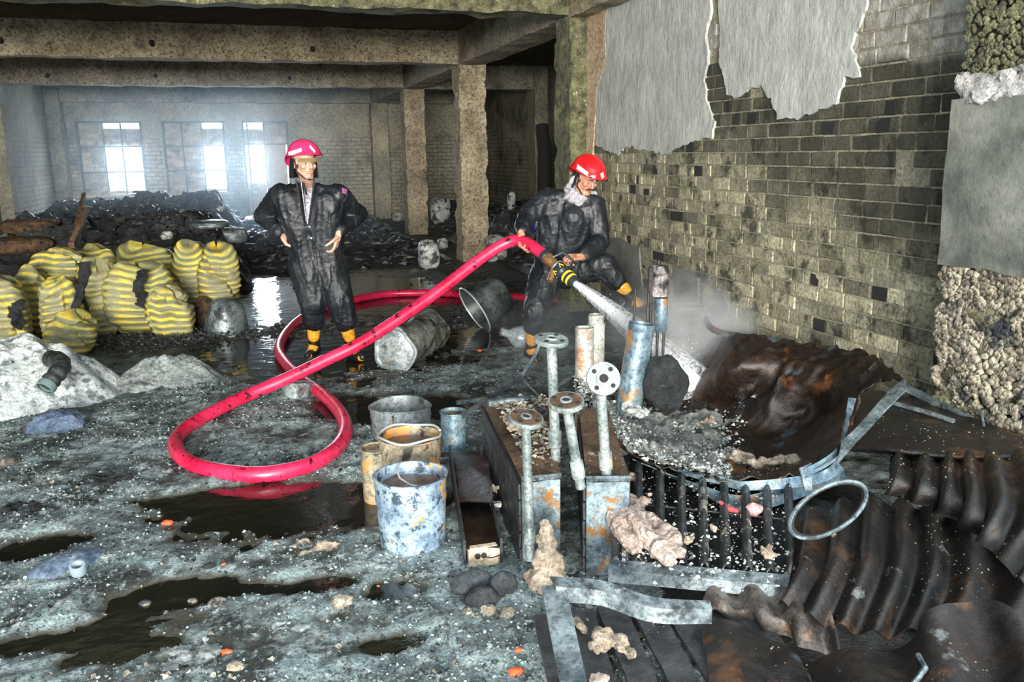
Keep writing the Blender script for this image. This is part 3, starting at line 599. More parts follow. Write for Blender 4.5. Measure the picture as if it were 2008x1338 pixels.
def person2():
    base = Vector(G(1042, 716)); p = thing('person', 'firefighter in scarlet helmet bending to aim the hose, one foot raised', 'person', base)
    hc = pj(1150, 349, 5.98); M = frame(hc, (.20, -.42, .90), (-.93, -.30, 0.07)) 
    shR, shL = pj(1072, 392, 6.16), pj(1163, 403, 6.02); elR, elL = pj(1030, 428, 6.10), pj(1178, 472, 5.95); wrR, wrL = pj(1022, 458, 5.96), pj(1143, 504, 5.74)
    hipR, hipL = pj(1072, 535, 6.30), pj(1110, 533, 6.24); knR, knL = pj(1050, 606, 6.16), pj(1186, 520, 5.98); fR = Vector(G(1040, 708)); anR = fR+Vector((0.01, .03, .10)); anL = pj(1240, 590, 5.92)
    neck = pj(1135, 385, 6.04); chest = pj(1118, 430, 6.10); pelv = pj(1092, 520, 6.26)
    mb = MB(); head_mb(mb, M); mb.caps(neck, .056, hc+Vector((-.02, .03, -.06)), .054); mb.caps(neck, .055, chest, .085); mb.caps(chest, .085, pelv, .09)
    for a, b_, c_, n_, sd, fd, cu in ((shR, elR, wrR, (.2, -.6, -.6), -1, (.0, -.35, -.75), 1.0), (shL, elL, wrL, (-.1, .3, -1), -1, (-1, -.25, .05), 1.25)):
        mb.caps(chest+Vector((0, 0, .10)), .06, a, .06).caps(a, .055, b_, .043).caps(b_, .043, c_, .028); hand_mb(mb, c_+Vector(fd).normalized()*.01, fd, n_, sd, cu, 1.12)
    for a, b_, c_ in ((hipR, knR, anR), (hipL, knL, anL)): mb.caps(a, .085, b_, .06).caps(b_, .058, c_, .04).caps(c_, .035, c_-Vector((0, 0, .05)), .03)
    v, f, nn = remesh(mb, .0042, 2); build('body', (v, f), SKIN[1], p)
    face_bits(p, M, True)
    bh = helmet(p, M, m_red, [((1133, 322), (1154, 339), (1152, 346), (1131, 332)), ((1152, 346), (1156, 346), (1153, 355), (1149, 354)), ((1177, 341), (1182, 338), (1184, 348), (1180, 351))])
    build('helmet_emblem', decal(bh, ((1158, 344), (1168, 344), (1168, 356), (1158, 356)), 5, 5, .003, .003), flat('pink_emblem', (.75, .25, .38), .4), p)
    # scarf round neck and jaw
    sc_ = MB(); pts = [M@Vector((.080*math.sin(t), .064*math.cos(t)-.012, -.108-.03*math.cos(t))) for t in np.linspace(0, 2*math.pi, 20)]
    sc_.tube(pts, [.026+.006*math.sin(i*2.3) for i in range(20)], 10)
    pts = [M@Vector((.100*math.sin(t), .075*math.cos(t)-.015, -.150-.03*math.cos(t))) for t in np.linspace(0, 2*math.pi, 20)]; sc_.tube(pts, [.028+.006*math.cos(i*1.7) for i in range(20)], 10)
    sc_.caps(M@Vector((-.10, .03, -.11)), .022, M@Vector((-.14, .06, -.19)), .012).caps(M@Vector((.10, .02, -.10)), .02, M@Vector((.15, .02, -.17)), .01).caps(M@Vector((.09, -.03, -.02)), .02, M@Vector((.12, -.02, -.09)), .02)
    v, f, nn = remesh(sc_, .006, 2); v = cloth(v, nn, .006, 16, 3, (.6, .6, 2)); build('scarf', (v, f), m_grey_scarf, p, smooth=60)
    g = MB(); side = (shL-shR).normalized()
    for a, b_ in ((shR+side*.06, hipR+side*.02), (shL-side*.06, hipL-side*.0), ((shR+shL)/2, pelv), ((shR+shL)/2+Vector((.02, -.05, -.06)), pelv+Vector((.02, -.06, .06)))):
        g.caps(a+Vector((0, .02, -.05)), .118, a.lerp(b_, .55), .122).caps(a.lerp(b_, .55), .122, b_, .130)
    for a, b_, c_ in ((shR, elR, wrR), (shL, elL, wrL)):
        dr = (c_-b_).normalized(); g.caps(neck+(a-neck)*.3, .055, a, .085).caps(a, .086, b_, .068).caps(b_, .068, c_-dr*.035, .050)
    e1 = knR.lerp(anR, .40); e2 = knL.lerp(anL, .42)
    g.caps(hipR, .130, knR, .098).caps(knR, .098, e1, .080); g.caps(hipL, .132, knL, .098).caps(knL, .098, e2, .078)
    v, f, nn = remesh(g, .0085, 5); v = cloth(v, nn, .014, 7.5, 14, (1, 1, .35)); build('coverall', (v, f), m_suit, p, smooth=60); bv = bvh_of(v, f)
    build('zip_flap', decal(bv, ((1117, 390), (1124, 390), (1094, 500), (1088, 500)), 4, 22, .004, .010), m_suit, p)
    for q in (((1110, 372), (1122, 384), (1113, 402), (1104, 388)), ((1166, 384), (1174, 394), (1166, 405), (1158, 394))): build('collar', decal(bv, q, 5, 6, .012, .008), m_suit, p)
    boot(p, knR.lerp(anR, .52), anR, (.15, -.95, 0), 0.0, 2); boot(p, knL.lerp(anL, .52), anL, (.62, -.7, 0), float(anL.z)-.10, 3)
    return p, anL
fire1 = person1(); fire2, raised_ankle = person2()
# ================================================================ fire hose and nozzle
def smooth_path(pts, n=8):      # Catmull-Rom through the points
    P = [np.array(p, float) for p in pts]; P = [2*P[0]-P[1]]+P+[2*P[-1]-P[-2]]; out = []
    for i in range(1, len(P)-2):
        for k in range(n):
            t = k/n; out.append(.5*((2*P[i])+(-P[i-1]+P[i+1])*t+(2*P[i-1]-5*P[i]+4*P[i+1]-P[i+2])*t*t+(-P[i-1]+3*P[i]-3*P[i+1]+P[i+2])*t**3))
    out.append(P[-2]); return out
HR = .043
def gz(px, py, z=HR): return G(px, py, z)
hp = [D(1071, 505, 5.70), D(1052, 489, 5.80), D(1028, 474, 5.92), D(1000, 474, 6.0), D(950, 502, 6.02), D(850, 578, 5.98), D(760, 640, 5.92), D(700, 677, 5.88), D(640, 706, 5.86), D(560, 744, 5.82), D(480, 778, 5.76), gz(405, 815, .06), gz(352, 852), gz(346, 882), gz(372, 908), gz(430, 925), gz(510, 931), gz(590, 918), gz(640, 895), gz(671, 865), gz(677, 832), gz(660, 800), gz(628, 770), gz(590, 742), gz(560, 712), gz(547, 685), gz(560, 655), gz(590, 626), gz(635, 604), gz(690, 589), gz(760, 577), gz(850, 575), gz(940, 579), gz(1030, 584), gz(1120, 590)]
m_hose = mat('wet_crimson_hose', (.52, .008, .045), (.72, .03, .10), s=5, c3=(.03, .004, .006), s3=14, t3=(.57, .61), rough=(.22, .42), bump=.35, grime=.6, bs=160, bdist=.002)
m_brass = mat('worn_brass', (.30, .16, .06), (.55, .33, .14), s=12, rough=(.3, .5), metal=.7, bump=.2)
m_yel = flat('yellow_marking', (.85, .62, .03), .45); m_gun = flat('gunmetal_black', (.02, .025, .028), .35, spec=.6)
hose = thing('fire_hose', 'crimson fire hose looping over the wet floor to the brass-collared nozzle', 'hose', (*G(500, 935)[:2], 0))
build('hose_tube', MB().tube(smooth_path(hp, 7), HR, 18), m_hose, hose)
n0, n1 = Vector(hp[0]), Vector(D(1128, 556, 5.45)); nd = (n1-n0).normalized(); NM = frame(n0, nd); NL = (n1-n0).length
build('ferrule', MB().lathe([(.046, -.03), (.050, -.02), (.050, .005), (.047, .01)], 24, NM), m_gun, hose)
build('brass_collar', MB().lathe([(.042, 0), (.046, .02), (.040, .06), (.038, .11), (.044, .13)], 24, NM), m_brass, hose)
b = build('nozzle_barrel', MB().lathe([(.050, .12), (.054, .13), (.054, .19), (.036, .21), (.034, NL-.12), (.046, NL-.10), (.046, NL-.03), (.040, NL), (.026, NL), (.022, NL-.05)], 28, NM), m_gun, hose)
for z_ in (NL-.095, NL-.055): build('yellow_band', MB().lathe([(.0475, z_), (.0485, z_+.004), (.0485, z_+.014), (.0475, z_+.018)], 28, NM), m_yel, b)
build('silver_ring', MB().lathe([(.055, .120), (.057, .123), (.057, .131), (.055, .134)], 28, NM), flat('worn_silver', (.5, .5, .48), .3, .8), b)
for k in range(5): a = k*1.26+.3; build('yellow_mark', MB().tube([NM@Vector((.0545*math.cos(a+.25*q), .0545*math.sin(a+.25*q), .145+.03*abs(q-1))) for q in (0, 1, 2)], .004, 6), m_yel, b)
build('side_grip', MB().tube([NM@Vector((0, 0, .10)), n0+nd*.10+Vector((-.06, -.06, -.10))], [.018, .022], 12), m_brass, hose)
build('bale_handle', MB().tube([NM@Vector((.05, 0, .19)), NM@Vector((.03, 0, .19))+Vector((.03, -.05, .08)), NM@Vector((.0, 0, .13))+Vector((.03, -.03, .11)), NM@Vector((-.02, 0, .13))+Vector((-.02, -.0, .08))], .010, 8), m_gun, hose)
# ---- water jet and mist
def spray_mat(name, s, t, a1):      # foaming streaks of water, clear between them
    m = bpy.data.materials.new(name); m.use_nodes = True; nt = m.node_tree; N = nt.nodes; L = nt.links; N.remove(N['Principled BSDF'])
    tc = N.new('ShaderNodeTexCoord'); mp = N.new('ShaderNodeMapping'); dv = Vector(D(1345, 700, 4.55)-D(1128, 556, 5.45)).normalized()
    q = dv.rotation_difference(Vector((0, 0, 1))); mp.inputs['Rotation'].default_value = q.to_euler(); mp.inputs['Scale'].default_value = (1, 1, .05); L.new(tc.outputs['Object'], mp.inputs[0])
    n = N.new('ShaderNodeTexNoise'); n.inputs['Scale'].default_value = s; n.inputs['Detail'].default_value = 4; L.new(mp.outputs[0], n.inputs[0])
    r = N.new('ShaderNodeMapRange'); r.inputs[1].default_value, r.inputs[2].default_value = t; r.inputs[4].default_value = a1; L.new(n.outputs[0], r.inputs[0])
    d = N.new('ShaderNodeBsdfDiffuse'); d.inputs[0].default_value = (.92, .95, .97, 1); tl = N.new('ShaderNodeBsdfTranslucent'); tl.inputs[0].default_value = (.9, .93, .96, 1); ad = N.new('ShaderNodeMixShader'); ad.inputs[0].default_value = .4; L.new(d.outputs[0], ad.inputs[1]); L.new(tl.outputs[0], ad.inputs[2])
    tr = N.new('ShaderNodeBsdfTransparent'); mx = N.new('ShaderNodeMixShader'); L.new(r.outputs[0], mx.inputs[0]); L.new(tr.outputs[0], mx.inputs[1]); L.new(ad.outputs[0], mx.inputs[2]); L.new(mx.outputs[0], N['Material Output'].inputs[0]); return m
m_jet = spray_mat('foaming_water', 46, (.30, .50), 1.)
j0, j1 = n1, Vector(D(1362, 722, 4.4)); jp = [j0.lerp(j1, k/10)-Vector((0, 0, .10*(k/10)**2)) for k in range(11)]
jet = thing('water_jet', 'white water jet shooting from the nozzle into the burnt steel tray', 'water jet', j0)
build('jet_core', MB().tube(jp, [.018+.042*(k/10)**.8 for k in range(11)], 14), m_jet, jet)
build('jet_spread', MB().tube(jp, [.024+.10*(k/10)**.9 for k in range(11)], 18), spray_mat('thin_spray', 60, (.38, .66), .7), jet)
mb = MB(); u_ = (j1-j0).normalized().orthogonal(); w_ = (j1-j0).normalized().cross(u_)
for k in range(420):
    t = R.random()**.8; a = R.uniform(0, 6.28); rr = (.02+.15*t)*R.random(); c = j0.lerp(j1, t)+(u_*math.cos(a)+w_*math.sin(a))*rr; mb.ball(c, R.uniform(.0008, .0022), 5, 4)
build('droplets', mb, flat('water_drops', (.85, .9, .92), .1), jet, kind='stuff')
def puff(label, c, r, dens, ns=2.2, t=(.38, .65)):
    o = build('steam', MB().ball((0, 0, 0), 1, 24, 16), volume('steam', (.86, .93, 1), dens, .2, ns, t), None, org=(0, 0, 0), kind='stuff'); o.location = tuple(c); o.scale = r; tag(o, label, 'steam'); return o
puff('white steam rising where the water jet hits the tray', D(1340, 665, 4.7), (.55, .50, .50), 9.0)
puff('thin grey mist drifting behind the rusty standing pipes', D(1130, 650, 5.3), (.75, .5, .38), .75)

# ================================================================ yellow ribbed sacks
def sack_col(nt, co, col, mix, mask, noise):
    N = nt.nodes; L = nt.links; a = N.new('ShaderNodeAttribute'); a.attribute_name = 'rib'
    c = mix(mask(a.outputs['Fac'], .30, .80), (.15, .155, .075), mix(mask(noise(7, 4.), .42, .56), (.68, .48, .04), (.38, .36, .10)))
    c = mix(mask(noise(4, 14., .7), .48, .60), c, (.22, .21, .12)); c = mix(mask(noise(3.2, 24., .7), .66, .70), c, (.45, .15, .02)); return mix(mask(noise(7, 34., .75), .63, .67), c, (.015, .015, .012))
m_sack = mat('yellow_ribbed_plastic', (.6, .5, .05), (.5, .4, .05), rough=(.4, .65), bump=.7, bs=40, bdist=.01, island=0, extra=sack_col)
def sack(px0, px1, ptop, pbot, y, label, lean=0., ribs=9, depth=.34, seed=0, tilt=0.):
    B = G((px0+px1)/2, pbot); k = y if y else B[1]
    a, b_ = D(px0, pbot, k), D(px1, pbot, k); t = D((px0+px1)/2, ptop, k+.1); z0 = 0.; cx, cy = (a[0]+b_[0])/2, k; hw = abs(b_[0]-a[0])/2*1.42; H = t[2]-z0
    n, m = 44, 96; v = []; rib = []
    for i in range(m+1):
        q = i/m; s = math.sin(math.pi*min(1, max(0, q)))**.27 if 0 < q < 1 else 0.02
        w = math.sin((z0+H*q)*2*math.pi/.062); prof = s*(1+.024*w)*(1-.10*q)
        for j in range(n):
            th = 2*math.pi*j/n; c_, s_ = math.cos(th), math.sin(th); e = .55
            x = math.copysign(abs(c_)**e, c_)*hw*prof; yy = math.copysign(abs(s_)**e, s_)*depth/2*prof
            z = z0+H*q+.035*math.sin(th*2+seed)*q
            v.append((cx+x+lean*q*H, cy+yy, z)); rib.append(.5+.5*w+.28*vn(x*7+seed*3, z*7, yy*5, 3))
    v = np.array(v); d = fbm(v[:, 0]*4+seed*9, v[:, 1]*4, v[:, 2]*3, 3, 6)*.06; cr = np.abs(fbm(v[:, 0]*3.2+seed*7, v[:, 1]*3.2, v[:, 2]*1.4, 2, 16)); cr = -np.clip(.12-cr, 0, 1)*.55
    out = v-np.array([cx, cy, 0]); out[:, 2] = 0; out /= np.linalg.norm(out, axis=1, keepdims=True)+1e-6
    v = v+out*(d+cr)[:, None]; v[:, 2] += fbm(v[:, 0]*5, v[:, 1]*5, seed, 3, 2)*.07*((v[:, 2]-z0)/H); v[:, 2] = np.maximum(v[:, 2], -.01)
    f = [(i*n+j, i*n+(j+1) % n, (i+1)*n+(j+1) % n, (i+1)*n+j) for i in range(m) for j in range(n)]+[tuple(range(n-1, -1, -1)), tuple(m*n+j for j in range(n))]
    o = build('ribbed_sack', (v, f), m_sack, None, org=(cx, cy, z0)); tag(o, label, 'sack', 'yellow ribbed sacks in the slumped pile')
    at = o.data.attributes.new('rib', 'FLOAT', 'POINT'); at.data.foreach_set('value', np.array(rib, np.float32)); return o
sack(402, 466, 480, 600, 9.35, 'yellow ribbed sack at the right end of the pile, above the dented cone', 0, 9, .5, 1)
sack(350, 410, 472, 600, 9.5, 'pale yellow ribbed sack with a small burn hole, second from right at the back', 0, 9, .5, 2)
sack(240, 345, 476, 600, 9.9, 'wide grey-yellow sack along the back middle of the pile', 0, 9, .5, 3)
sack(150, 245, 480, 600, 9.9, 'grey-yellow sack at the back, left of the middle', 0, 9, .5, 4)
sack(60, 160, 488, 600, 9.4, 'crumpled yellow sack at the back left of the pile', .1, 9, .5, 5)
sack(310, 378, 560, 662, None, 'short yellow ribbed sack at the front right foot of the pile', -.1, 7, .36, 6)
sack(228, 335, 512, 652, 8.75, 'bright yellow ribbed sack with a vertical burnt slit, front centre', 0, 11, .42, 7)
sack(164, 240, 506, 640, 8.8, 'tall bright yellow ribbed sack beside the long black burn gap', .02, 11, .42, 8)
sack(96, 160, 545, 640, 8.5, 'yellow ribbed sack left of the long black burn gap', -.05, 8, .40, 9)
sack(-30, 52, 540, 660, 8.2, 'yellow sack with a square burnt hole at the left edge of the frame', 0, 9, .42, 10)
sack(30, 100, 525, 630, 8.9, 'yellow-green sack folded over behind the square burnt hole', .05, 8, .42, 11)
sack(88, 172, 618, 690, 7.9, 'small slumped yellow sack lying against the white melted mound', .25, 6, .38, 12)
m_char = mat('glossy_black_char', (.006, .007, .008), (.04, .046, .048), s=9, c3=(.16, .18, .18), s3=22, t3=(.62, .68), rough=(.25, .7), bump=1., bs=40, bdist=.03)
m_brown = mat('burnt_brown_fill', (.05, .03, .015), (.20, .11, .05), s=10, c3=(.01, .01, .01), s3=14, rough=(.6, .9), bump=1., bs=50, bdist=.02)
for k, (a, b_, c_, d_, y, lb) in enumerate(((150, 172, 515, 640, 8.62, 'long black burn gap between two yellow sacks'), (264, 284, 530, 600, 8.48, 'charred strip hanging in the slit of the centre yellow sack'), (20, 44, 590, 640, 7.98, 'black square char plug in the left yellow sack'), (143, 160, 556, 672, 8.22, 'thin charred strip beside the left yellow sack'), (300, 325, 603, 652, 8.4, 'grey-black charred roll leaning on the front yellow sack'))):
    p0, p1 = D((a+b_)/2, c_, y), D((a+b_)/2, d_, y); w_ = abs(D(b_, c_, y)[0]-D(a, c_, y)[0])/2; mb = MB().tube([np.array(p1)+(np.array(p0)-p1)*q+np.array([.02*math.sin(q*9), 0, 0]) for q in np.linspace(0, 1, 14)], [w_*(1+.25*math.sin(q*3.1+k)) for q in range(14)], 12)
    tag(build('charred_strip', mb, m_char), lb, 'char')

# ================================================================ mounds
def mound(name, cx, cy, rx, ry, H, fn, m, label, cat, n=90, rot=0., z0=-.03, kind=None, group=None):
    P = np.zeros((n, n, 3)); 
    for i, r_ in enumerate(np.linspace(0.001, 1, n)):
        th = np.linspace(0, 2*math.pi, n); x = r_*np.cos(th)*rx; y = r_*np.sin(th)*ry
        xx = cx+x*math.cos(rot)-y*math.sin(rot); yy = cy+x*math.sin(rot)+y*math.cos(rot)
        e = 1+.22*fbm(np.cos(th)*1.7+cx, np.sin(th)*1.7+cy, 0, 3, 31); xx = cx+(xx-cx)*e; yy = cy+(yy-cy)*e
        P[i, :, 0] = xx; P[i, :, 1] = yy; P[i, :, 2] = z0+(1-r_**2.2)*(H-z0)*fn(x/rx, y/ry, xx, yy)
    v, f = gridmesh(P); o = build(name, (v, f), m, None, kind=kind); tag(o, label, cat, group); return o
m_melt = mat('melted_white_plastic', (.48, .54, .54), (.80, .84, .83), s=3, c3=(.03, .04, .04), s3=8, t3=(.60, .65), c4=(.14, .17, .18), s4=15, t4=(.55, .60), rough=(.35, .6), bump=.8, bs=24, bdist=.03)
m_ash = mat('pale_grey_ash_crust', (.17, .20, .20), (.46, .50, .48), s=6, c3=(.06, .07, .07), s3=12, t3=(.55, .62), rough=(.7, .9), bump=1., bs=45, bdist=.02)
W1 = G(60, 812)
mound('melted_plastic_heap', W1[0]-.12, W1[1]+.42, .78, .62, .46, lambda a, b_, x, y: (.62+.38*np.exp(-((a+.15)**2+(b_-.25)**2)*2.2)+.07*np.sin(14*a+6*b_+3*fbm(x*3, y*3, 0, 3, 2))*np.clip(a+.5, 0, 1)+.13*fbm(x*5, y*5, 0, 4, 3)), m_melt, 'big white melted plastic mound at the left with a black elbow pipe on it', 'melted plastic', 110)
W2 = G(310, 765)
mound('melted_plastic_heap', W2[0]+.02, W2[1]+.18, .50, .34, .21, lambda a, b_, x, y: (.45+.55*np.exp(-((a-.45)**2+(b_-.1)**2)*5)+.45*np.exp(-((a+.15)**2+(b_-.25)**2)*6)+.25*fbm(x*7, y*7, 0, 4, 4)), m_ash, 'low pale ash-crusted mound of melted plastic right of the white mound', 'melted plastic', 90, .1)
pp = [D(88, 762, 5.78), D(104, 742, 5.84), D(120, 722, 5.92), D(117, 708, 6.02), D(100, 704, 6.12)]
pipe = thing('elbow_pipe', 'black corrugated elbow pipe end lying on the big white mound', 'pipe', pp[0])
m_pl = mat('charred_black_plastic', (.008, .012, .012), (.045, .055, .05), s=14, rough=(.25, .5), bump=.8, bs=50)
sp = smooth_path(pp, 9); build('pipe_tube', MB().tube(sp, [.055+.004*math.sin(i*1.1) for i in range(len(sp))], 22, caps=False).tube(sp, .045, 22, caps=False), m_pl, pipe)
pv = Vector(pp[0]); pd = (Vector(pp[0])-Vector(pp[1])).normalized(); MM = frame(pv, pd)
build('pipe_rim', MB().lathe([(.046, -.05), (.044, -.01), (.049, .006), (.058, .004), (.060, -.03), (.056, -.04)], 28, MM), flat('worn_grey_rim', (.12, .17, .17), .4), pipe)
build('pipe_bore', MB().lathe([(.0, -.051), (.045, -.05), (.0, -.049)], 20, MM), m_soot_shade, pipe)
def crumple(c, r, seed, n=20, m=14, amp=.35, fr=2.2, pw=1.):
    mb = MB().ball((0, 0, 0), 1, n, m); v = mb.verts(); v = v/(np.sum(np.abs(v)**(2/pw), axis=1, keepdims=True)**(pw/2)); d = 1+amp*fbm(v[:, 0]*fr+seed*3.1, v[:, 1]*fr, v[:, 2]*fr, 4, seed); v = v*d[:, None]*np.array(r)+np.array(c)
    return v, mb.f
m_bluebag = mat('translucent_blue_plastic', (.03, .055, .10), (.14, .20, .30), s=9, rough=(.12, .3), bump=.9, bs=22, bdist=.03, spec=.7)
q = G(106, 850); tag(build('plastic_bag', crumple((q[0], q[1]+.04, .05), (.16, .13, .085), 3, 36, 24, .35, 2.6), m_bluebag), 'crumpled slate-blue plastic bag below the white mound', 'bag')
q = G(125, 1128); ov = thing('plastic_canister', 'half-buried dark blue canister with a ring neck, front left', 'canister', (q[0], q[1], 0))
m_can = mat('wet_blue_black_plastic', (.03, .045, .07), (.16, .22, .30), s=6, c3=(.5, .56, .62), s3=6, t3=(.58, .7), rough=(.15, .35), bump=.4)
cm = MB().ball((q[0]-.0, q[1]+.05, -.02), (.17, .115, .085), 32, 20); v = cm.verts(); v = v+0; v[:, 0] += (v[:, 1]-q[1])*.3; v[:, 1] += (v[:, 0]-q[0])*.22; build('canister_body', (v, cm.f), m_can, ov)
q2 = G(152, 1112, .07); build('neck_ring', MB().lathe([(.018, -.03), (.016, .0), (.022, .012), (.030, .010), (.033, -.005), (.030, -.03)], 28, frame(q2, (0, -.35, 1))), flat('pale_ring', (.20, .24, .27), .3), ov)

# ================================================================ drums and buckets
m_drum = mat('grey_galvanised_drum', (.13, .16, .165), (.42, .47, .47), s=5, c3=(.06, .06, .05), s3=7, t3=(.55, .64), c4=(.22, .14, .07), s4=12, t4=(.63, .68), rough=(.35, .6), metal=.35, bump=.35, bs=14, bdist=.02)
m_drumdark = mat('sooty_drum_side', (.05, .055, .045), (.26, .27, .24), s=6, c3=(.02, .02, .018), s3=9, t3=(.52, .6), rough=(.4, .65), metal=.3, bump=.4, bs=18)
a, b_ = Vector(D(776, 708, 6.45)), Vector(D(845, 668, 7.1)); a.z = .165; b_.z = .17
dr = thing('steel_drum', 'dented grey drum lying on its side behind the hose', 'drum', ((a.x+b_.x)/2, (a.y+b_.y)/2, 0)); DM = frame(a, b_-a); DL = (b_-a).length
def dent(an, z): return .05*math.sin(an*3+z*9)+.05*math.sin(an*5+z*17+2)+.018*math.sin(z*70)
build('drum_body', MB().lathe([(.165, 0), (.172, .01), (.166, .02)]+[(.165, .02+(DL-.04)*k/24) for k in range(25)]+[(.172, DL-.01), (.165, DL)], 48, DM, dent), m_drumdark, dr)
def dent2(an, z): return .05*math.sin(an*3)+.05*math.sin(an*5+2)
build('drum_lid', MB().lathe([(.0, -.03), (.05, -.018), (.10, -.024), (.145, -.004), (.160, -.016), (.176, -.014), (.177, .01)], 48, DM, dent2), m_drum, dr)
def pail(name, px, py, r, h, label, cat, m, taper=.92, label_parts=True, wob=.01, y=None, lip=.006, m_in=None, fill=None, group=None, seed=0, flare=None, tilt=None, topwob=0):
    q = G(px, py); o = thing(name, label, cat, (q[0], q[1]+r*.9, 0), group); c = Vector((q[0], q[1]+r*.9, 0)); Mx = frame(c, tilt or (0, 0, 1))
    w = lambda an, z: wob*math.sin(an*2+seed)+wob*.7*math.sin(an*5+z*12+seed*2)+topwob*(z/h)**3*math.sin(an*3+seed)
    pr = [(r*taper*.97, 0), (r*taper, .008)]+[(r*(taper+(1-taper)*k/14)+(.003 if k in (10,) else 0), .01+(h-.02)*k/14) for k in range(15)]+[(r+lip, h-.006), (r+lip, h), (r-.004, h), (r-.006, h-.02)]+[(r*(taper+(1-taper)*k/6)-.008, h-.03-(h-.09)*(1-k/6)) for k in range(5, -1, -1)]+[(.0, .06)]
    build(cat.replace(' ', '_')+'_shell', MB().lathe(pr, 56, Mx, w), m, o)
    if fill:
        zf, mf = fill; P = MB().lathe([(0, zf+.01), (r*.3, zf+.006), (r*.6, zf+.012), (r*.93, zf)], 40, Mx, lambda an, z: .04*math.sin(an*4)); build('liquid_residue', P, mf, o)
    return o, c, Mx
m_pail = mat('blistered_blue_white_pail', (.13, .20, .28), (.42, .54, .64), s=8, c3=(.04, .06, .08), s3=17, t3=(.55, .59), c4=(.50, .27, .07), s4=11, t4=(.58, .61), rough=(.3, .5), metal=.2, bump=.35, bs=40, bdist=.004)
m_rustpail = mat('rusty_cream_pail', (.14, .12, .08), (.40, .34, .23), s=9, c3=(.50, .21, .05), s3=7, t3=(.50, .56), c4=(.03, .025, .02), s4=13, t4=(.56, .60), rough=(.4, .7), bump=.4)
m_resin = mat('brown_oily_residue', (.06, .025, .01), (.30, .14, .05), s=14, c3=(.6, .38, .18), s3=22, t3=(.64, .7), rough=(.08, .25), bump=1., bs=20, bdist=.02)
m_rim = flat('rim_grey_steel', (.5, .55, .58), .35, .5)
o, c, Mx = pail('bucket', 822, 1098, .152, .33, 'blistered blue-white metal bucket with brown residue in front', 'bucket', m_pail, .90, fill=(.275, m_resin), seed=1)
build('bucket_handle', MB().tube([c+Vector(q) for q in ((-.02, .13, .335), (-.05, .06, .34), (-.045, -.0, .315), (-.01, -.05, .30), (.03, -.075, .295))], .004, 8), m_rim, o)
o, c, Mx = pail('bucket', 818, 1000, .148, .33, 'rust-rimmed bucket with dark blue residue, behind the blue-white bucket', 'bucket', m_rustpail, .92, fill=(.285, mat('inky_residue', (.01, .012, .05), (.10, .05, .02), s=8, rough=(.06, .2), bump=.8, bs=14)), seed=2)
build('rim_wire', MB().tube([c+Vector((.150*math.cos(t), .150*math.sin(t), .338+.006*math.sin(t*4))) for t in np.linspace(0, 6.0, 30)], .006, 8), m_rim, o)
o, c, Mx = pail('paint_can', 748, 990, .078, .27, 'tall cream can with orange rust left of the buckets', 'can', m_rustpail, .96, fill=(.255, m_rustpail), seed=3)
o, c, Mx = pail('cooking_pot', 797, 872, .178, .20, 'wide grey buckled drum section with torn rusty flap, behind the buckets', 'drum', m_drum, 1.0, wob=.015, seed=4, topwob=.07)
build('torn_flap', MB().surf(np.array([[(c.x-.06+.14*u-.02*w, c.y-.16+.05*math.sin(u*3)-.01*w, .03+.15*w-.10*u*w+.02*math.sin(u*9)) for w in np.linspace(0, 1, 8)] for u in np.linspace(0, 1, 12)]), .004), m_rustpail, o, label='torn rusty orange flap')
o.name = 'drum_section'
o, c, Mx = pail('paint_can', 896, 893, .072, .24, 'narrow blue-grey can beside the flanged box', 'can', mat('blue_grey_can', (.10, .18, .22), (.30, .42, .48), s=9, c3=(.35, .2, .08), s3=14, t3=(.62, .68), rough=(.3, .5), metal=.3), .98, fill=(.215, m_resin), seed=5)
# dented cone-shaped funnel, crumpled pail under hose, toppled tub, clear jug
m_zinc = mat('scorched_zinc', (.09, .12, .13), (.34, .40, .41), s=6, c3=(.03, .035, .035), s3=8, t3=(.52, .6), rough=(.3, .55), metal=.5, bump=.5, bs=20)
q = G(443, 662); o = thing('metal_hopper', 'dented grey metal cone standing right of the yellow sacks', 'hopper', (q[0], q[1]+.2, 0)); Mx = frame((q[0], q[1]+.2, 0), (.05, 0, 1))
build('hopper_shell', MB().lathe([(.215, 0), (.225, .008), (.218, .018), (.205, .03), (.19, .12), (.165, .22), (.14, .29), (.09, .33), (.0, .34)], 56, Mx, lambda a, z: .10*math.sin(a*3+z*5)*z*3+.05*math.sin(a*7)*z*3), m_zinc, o)
build('hopper_rim', MB().tube([Mx@Vector((.222*math.cos(t), .222*math.sin(t), .008)) for t in np.linspace(0, 2*math.pi, 40)], .008, 8), m_rim, o)
q = G(582, 788); o = thing('pail', 'crushed shiny pail trapped beneath the hose crossing', 'pail', (q[0], q[1]+.1, 0)); Mx = frame((q[0], q[1]+.09, .0), (.1, .15, 1))
build('pail_shell', MB().lathe([(.07, .0), (.095, .01), (.10, .06), (.108, .11), (.112, .115), (.10, .112), (.09, .05), (0, .02)], 40, Mx, lambda a, z: .09*math.sin(a*3+1)+.06*math.sin(a*7)), m_drum, o)
q = G(968, 655); o = thing('tub', 'dark toppled tub with a rust patch behind the nozzle stream', 'tub', (q[0], q[1]+.25, 0)); Mx = frame((q[0]-.12, q[1]+.22, .20), (1, .15, .55), (0, 0, 1))
build('tub_shell', MB().lathe([(.0, .36), (.12, .35), (.17, .30), (.21, .12), (.24, 0), (.246, -.005), (.235, .0), (.20, .12), (.16, .28), (0, .30)], 48, Mx, lambda a, z: .03*math.sin(a*3)), mat('dark_tub_metal', (.02, .025, .025), (.11, .13, .13), s=5, c3=(.42, .18, .06), s3=4, t3=(.62, .68), rough=(.35, .6), metal=.3), o)
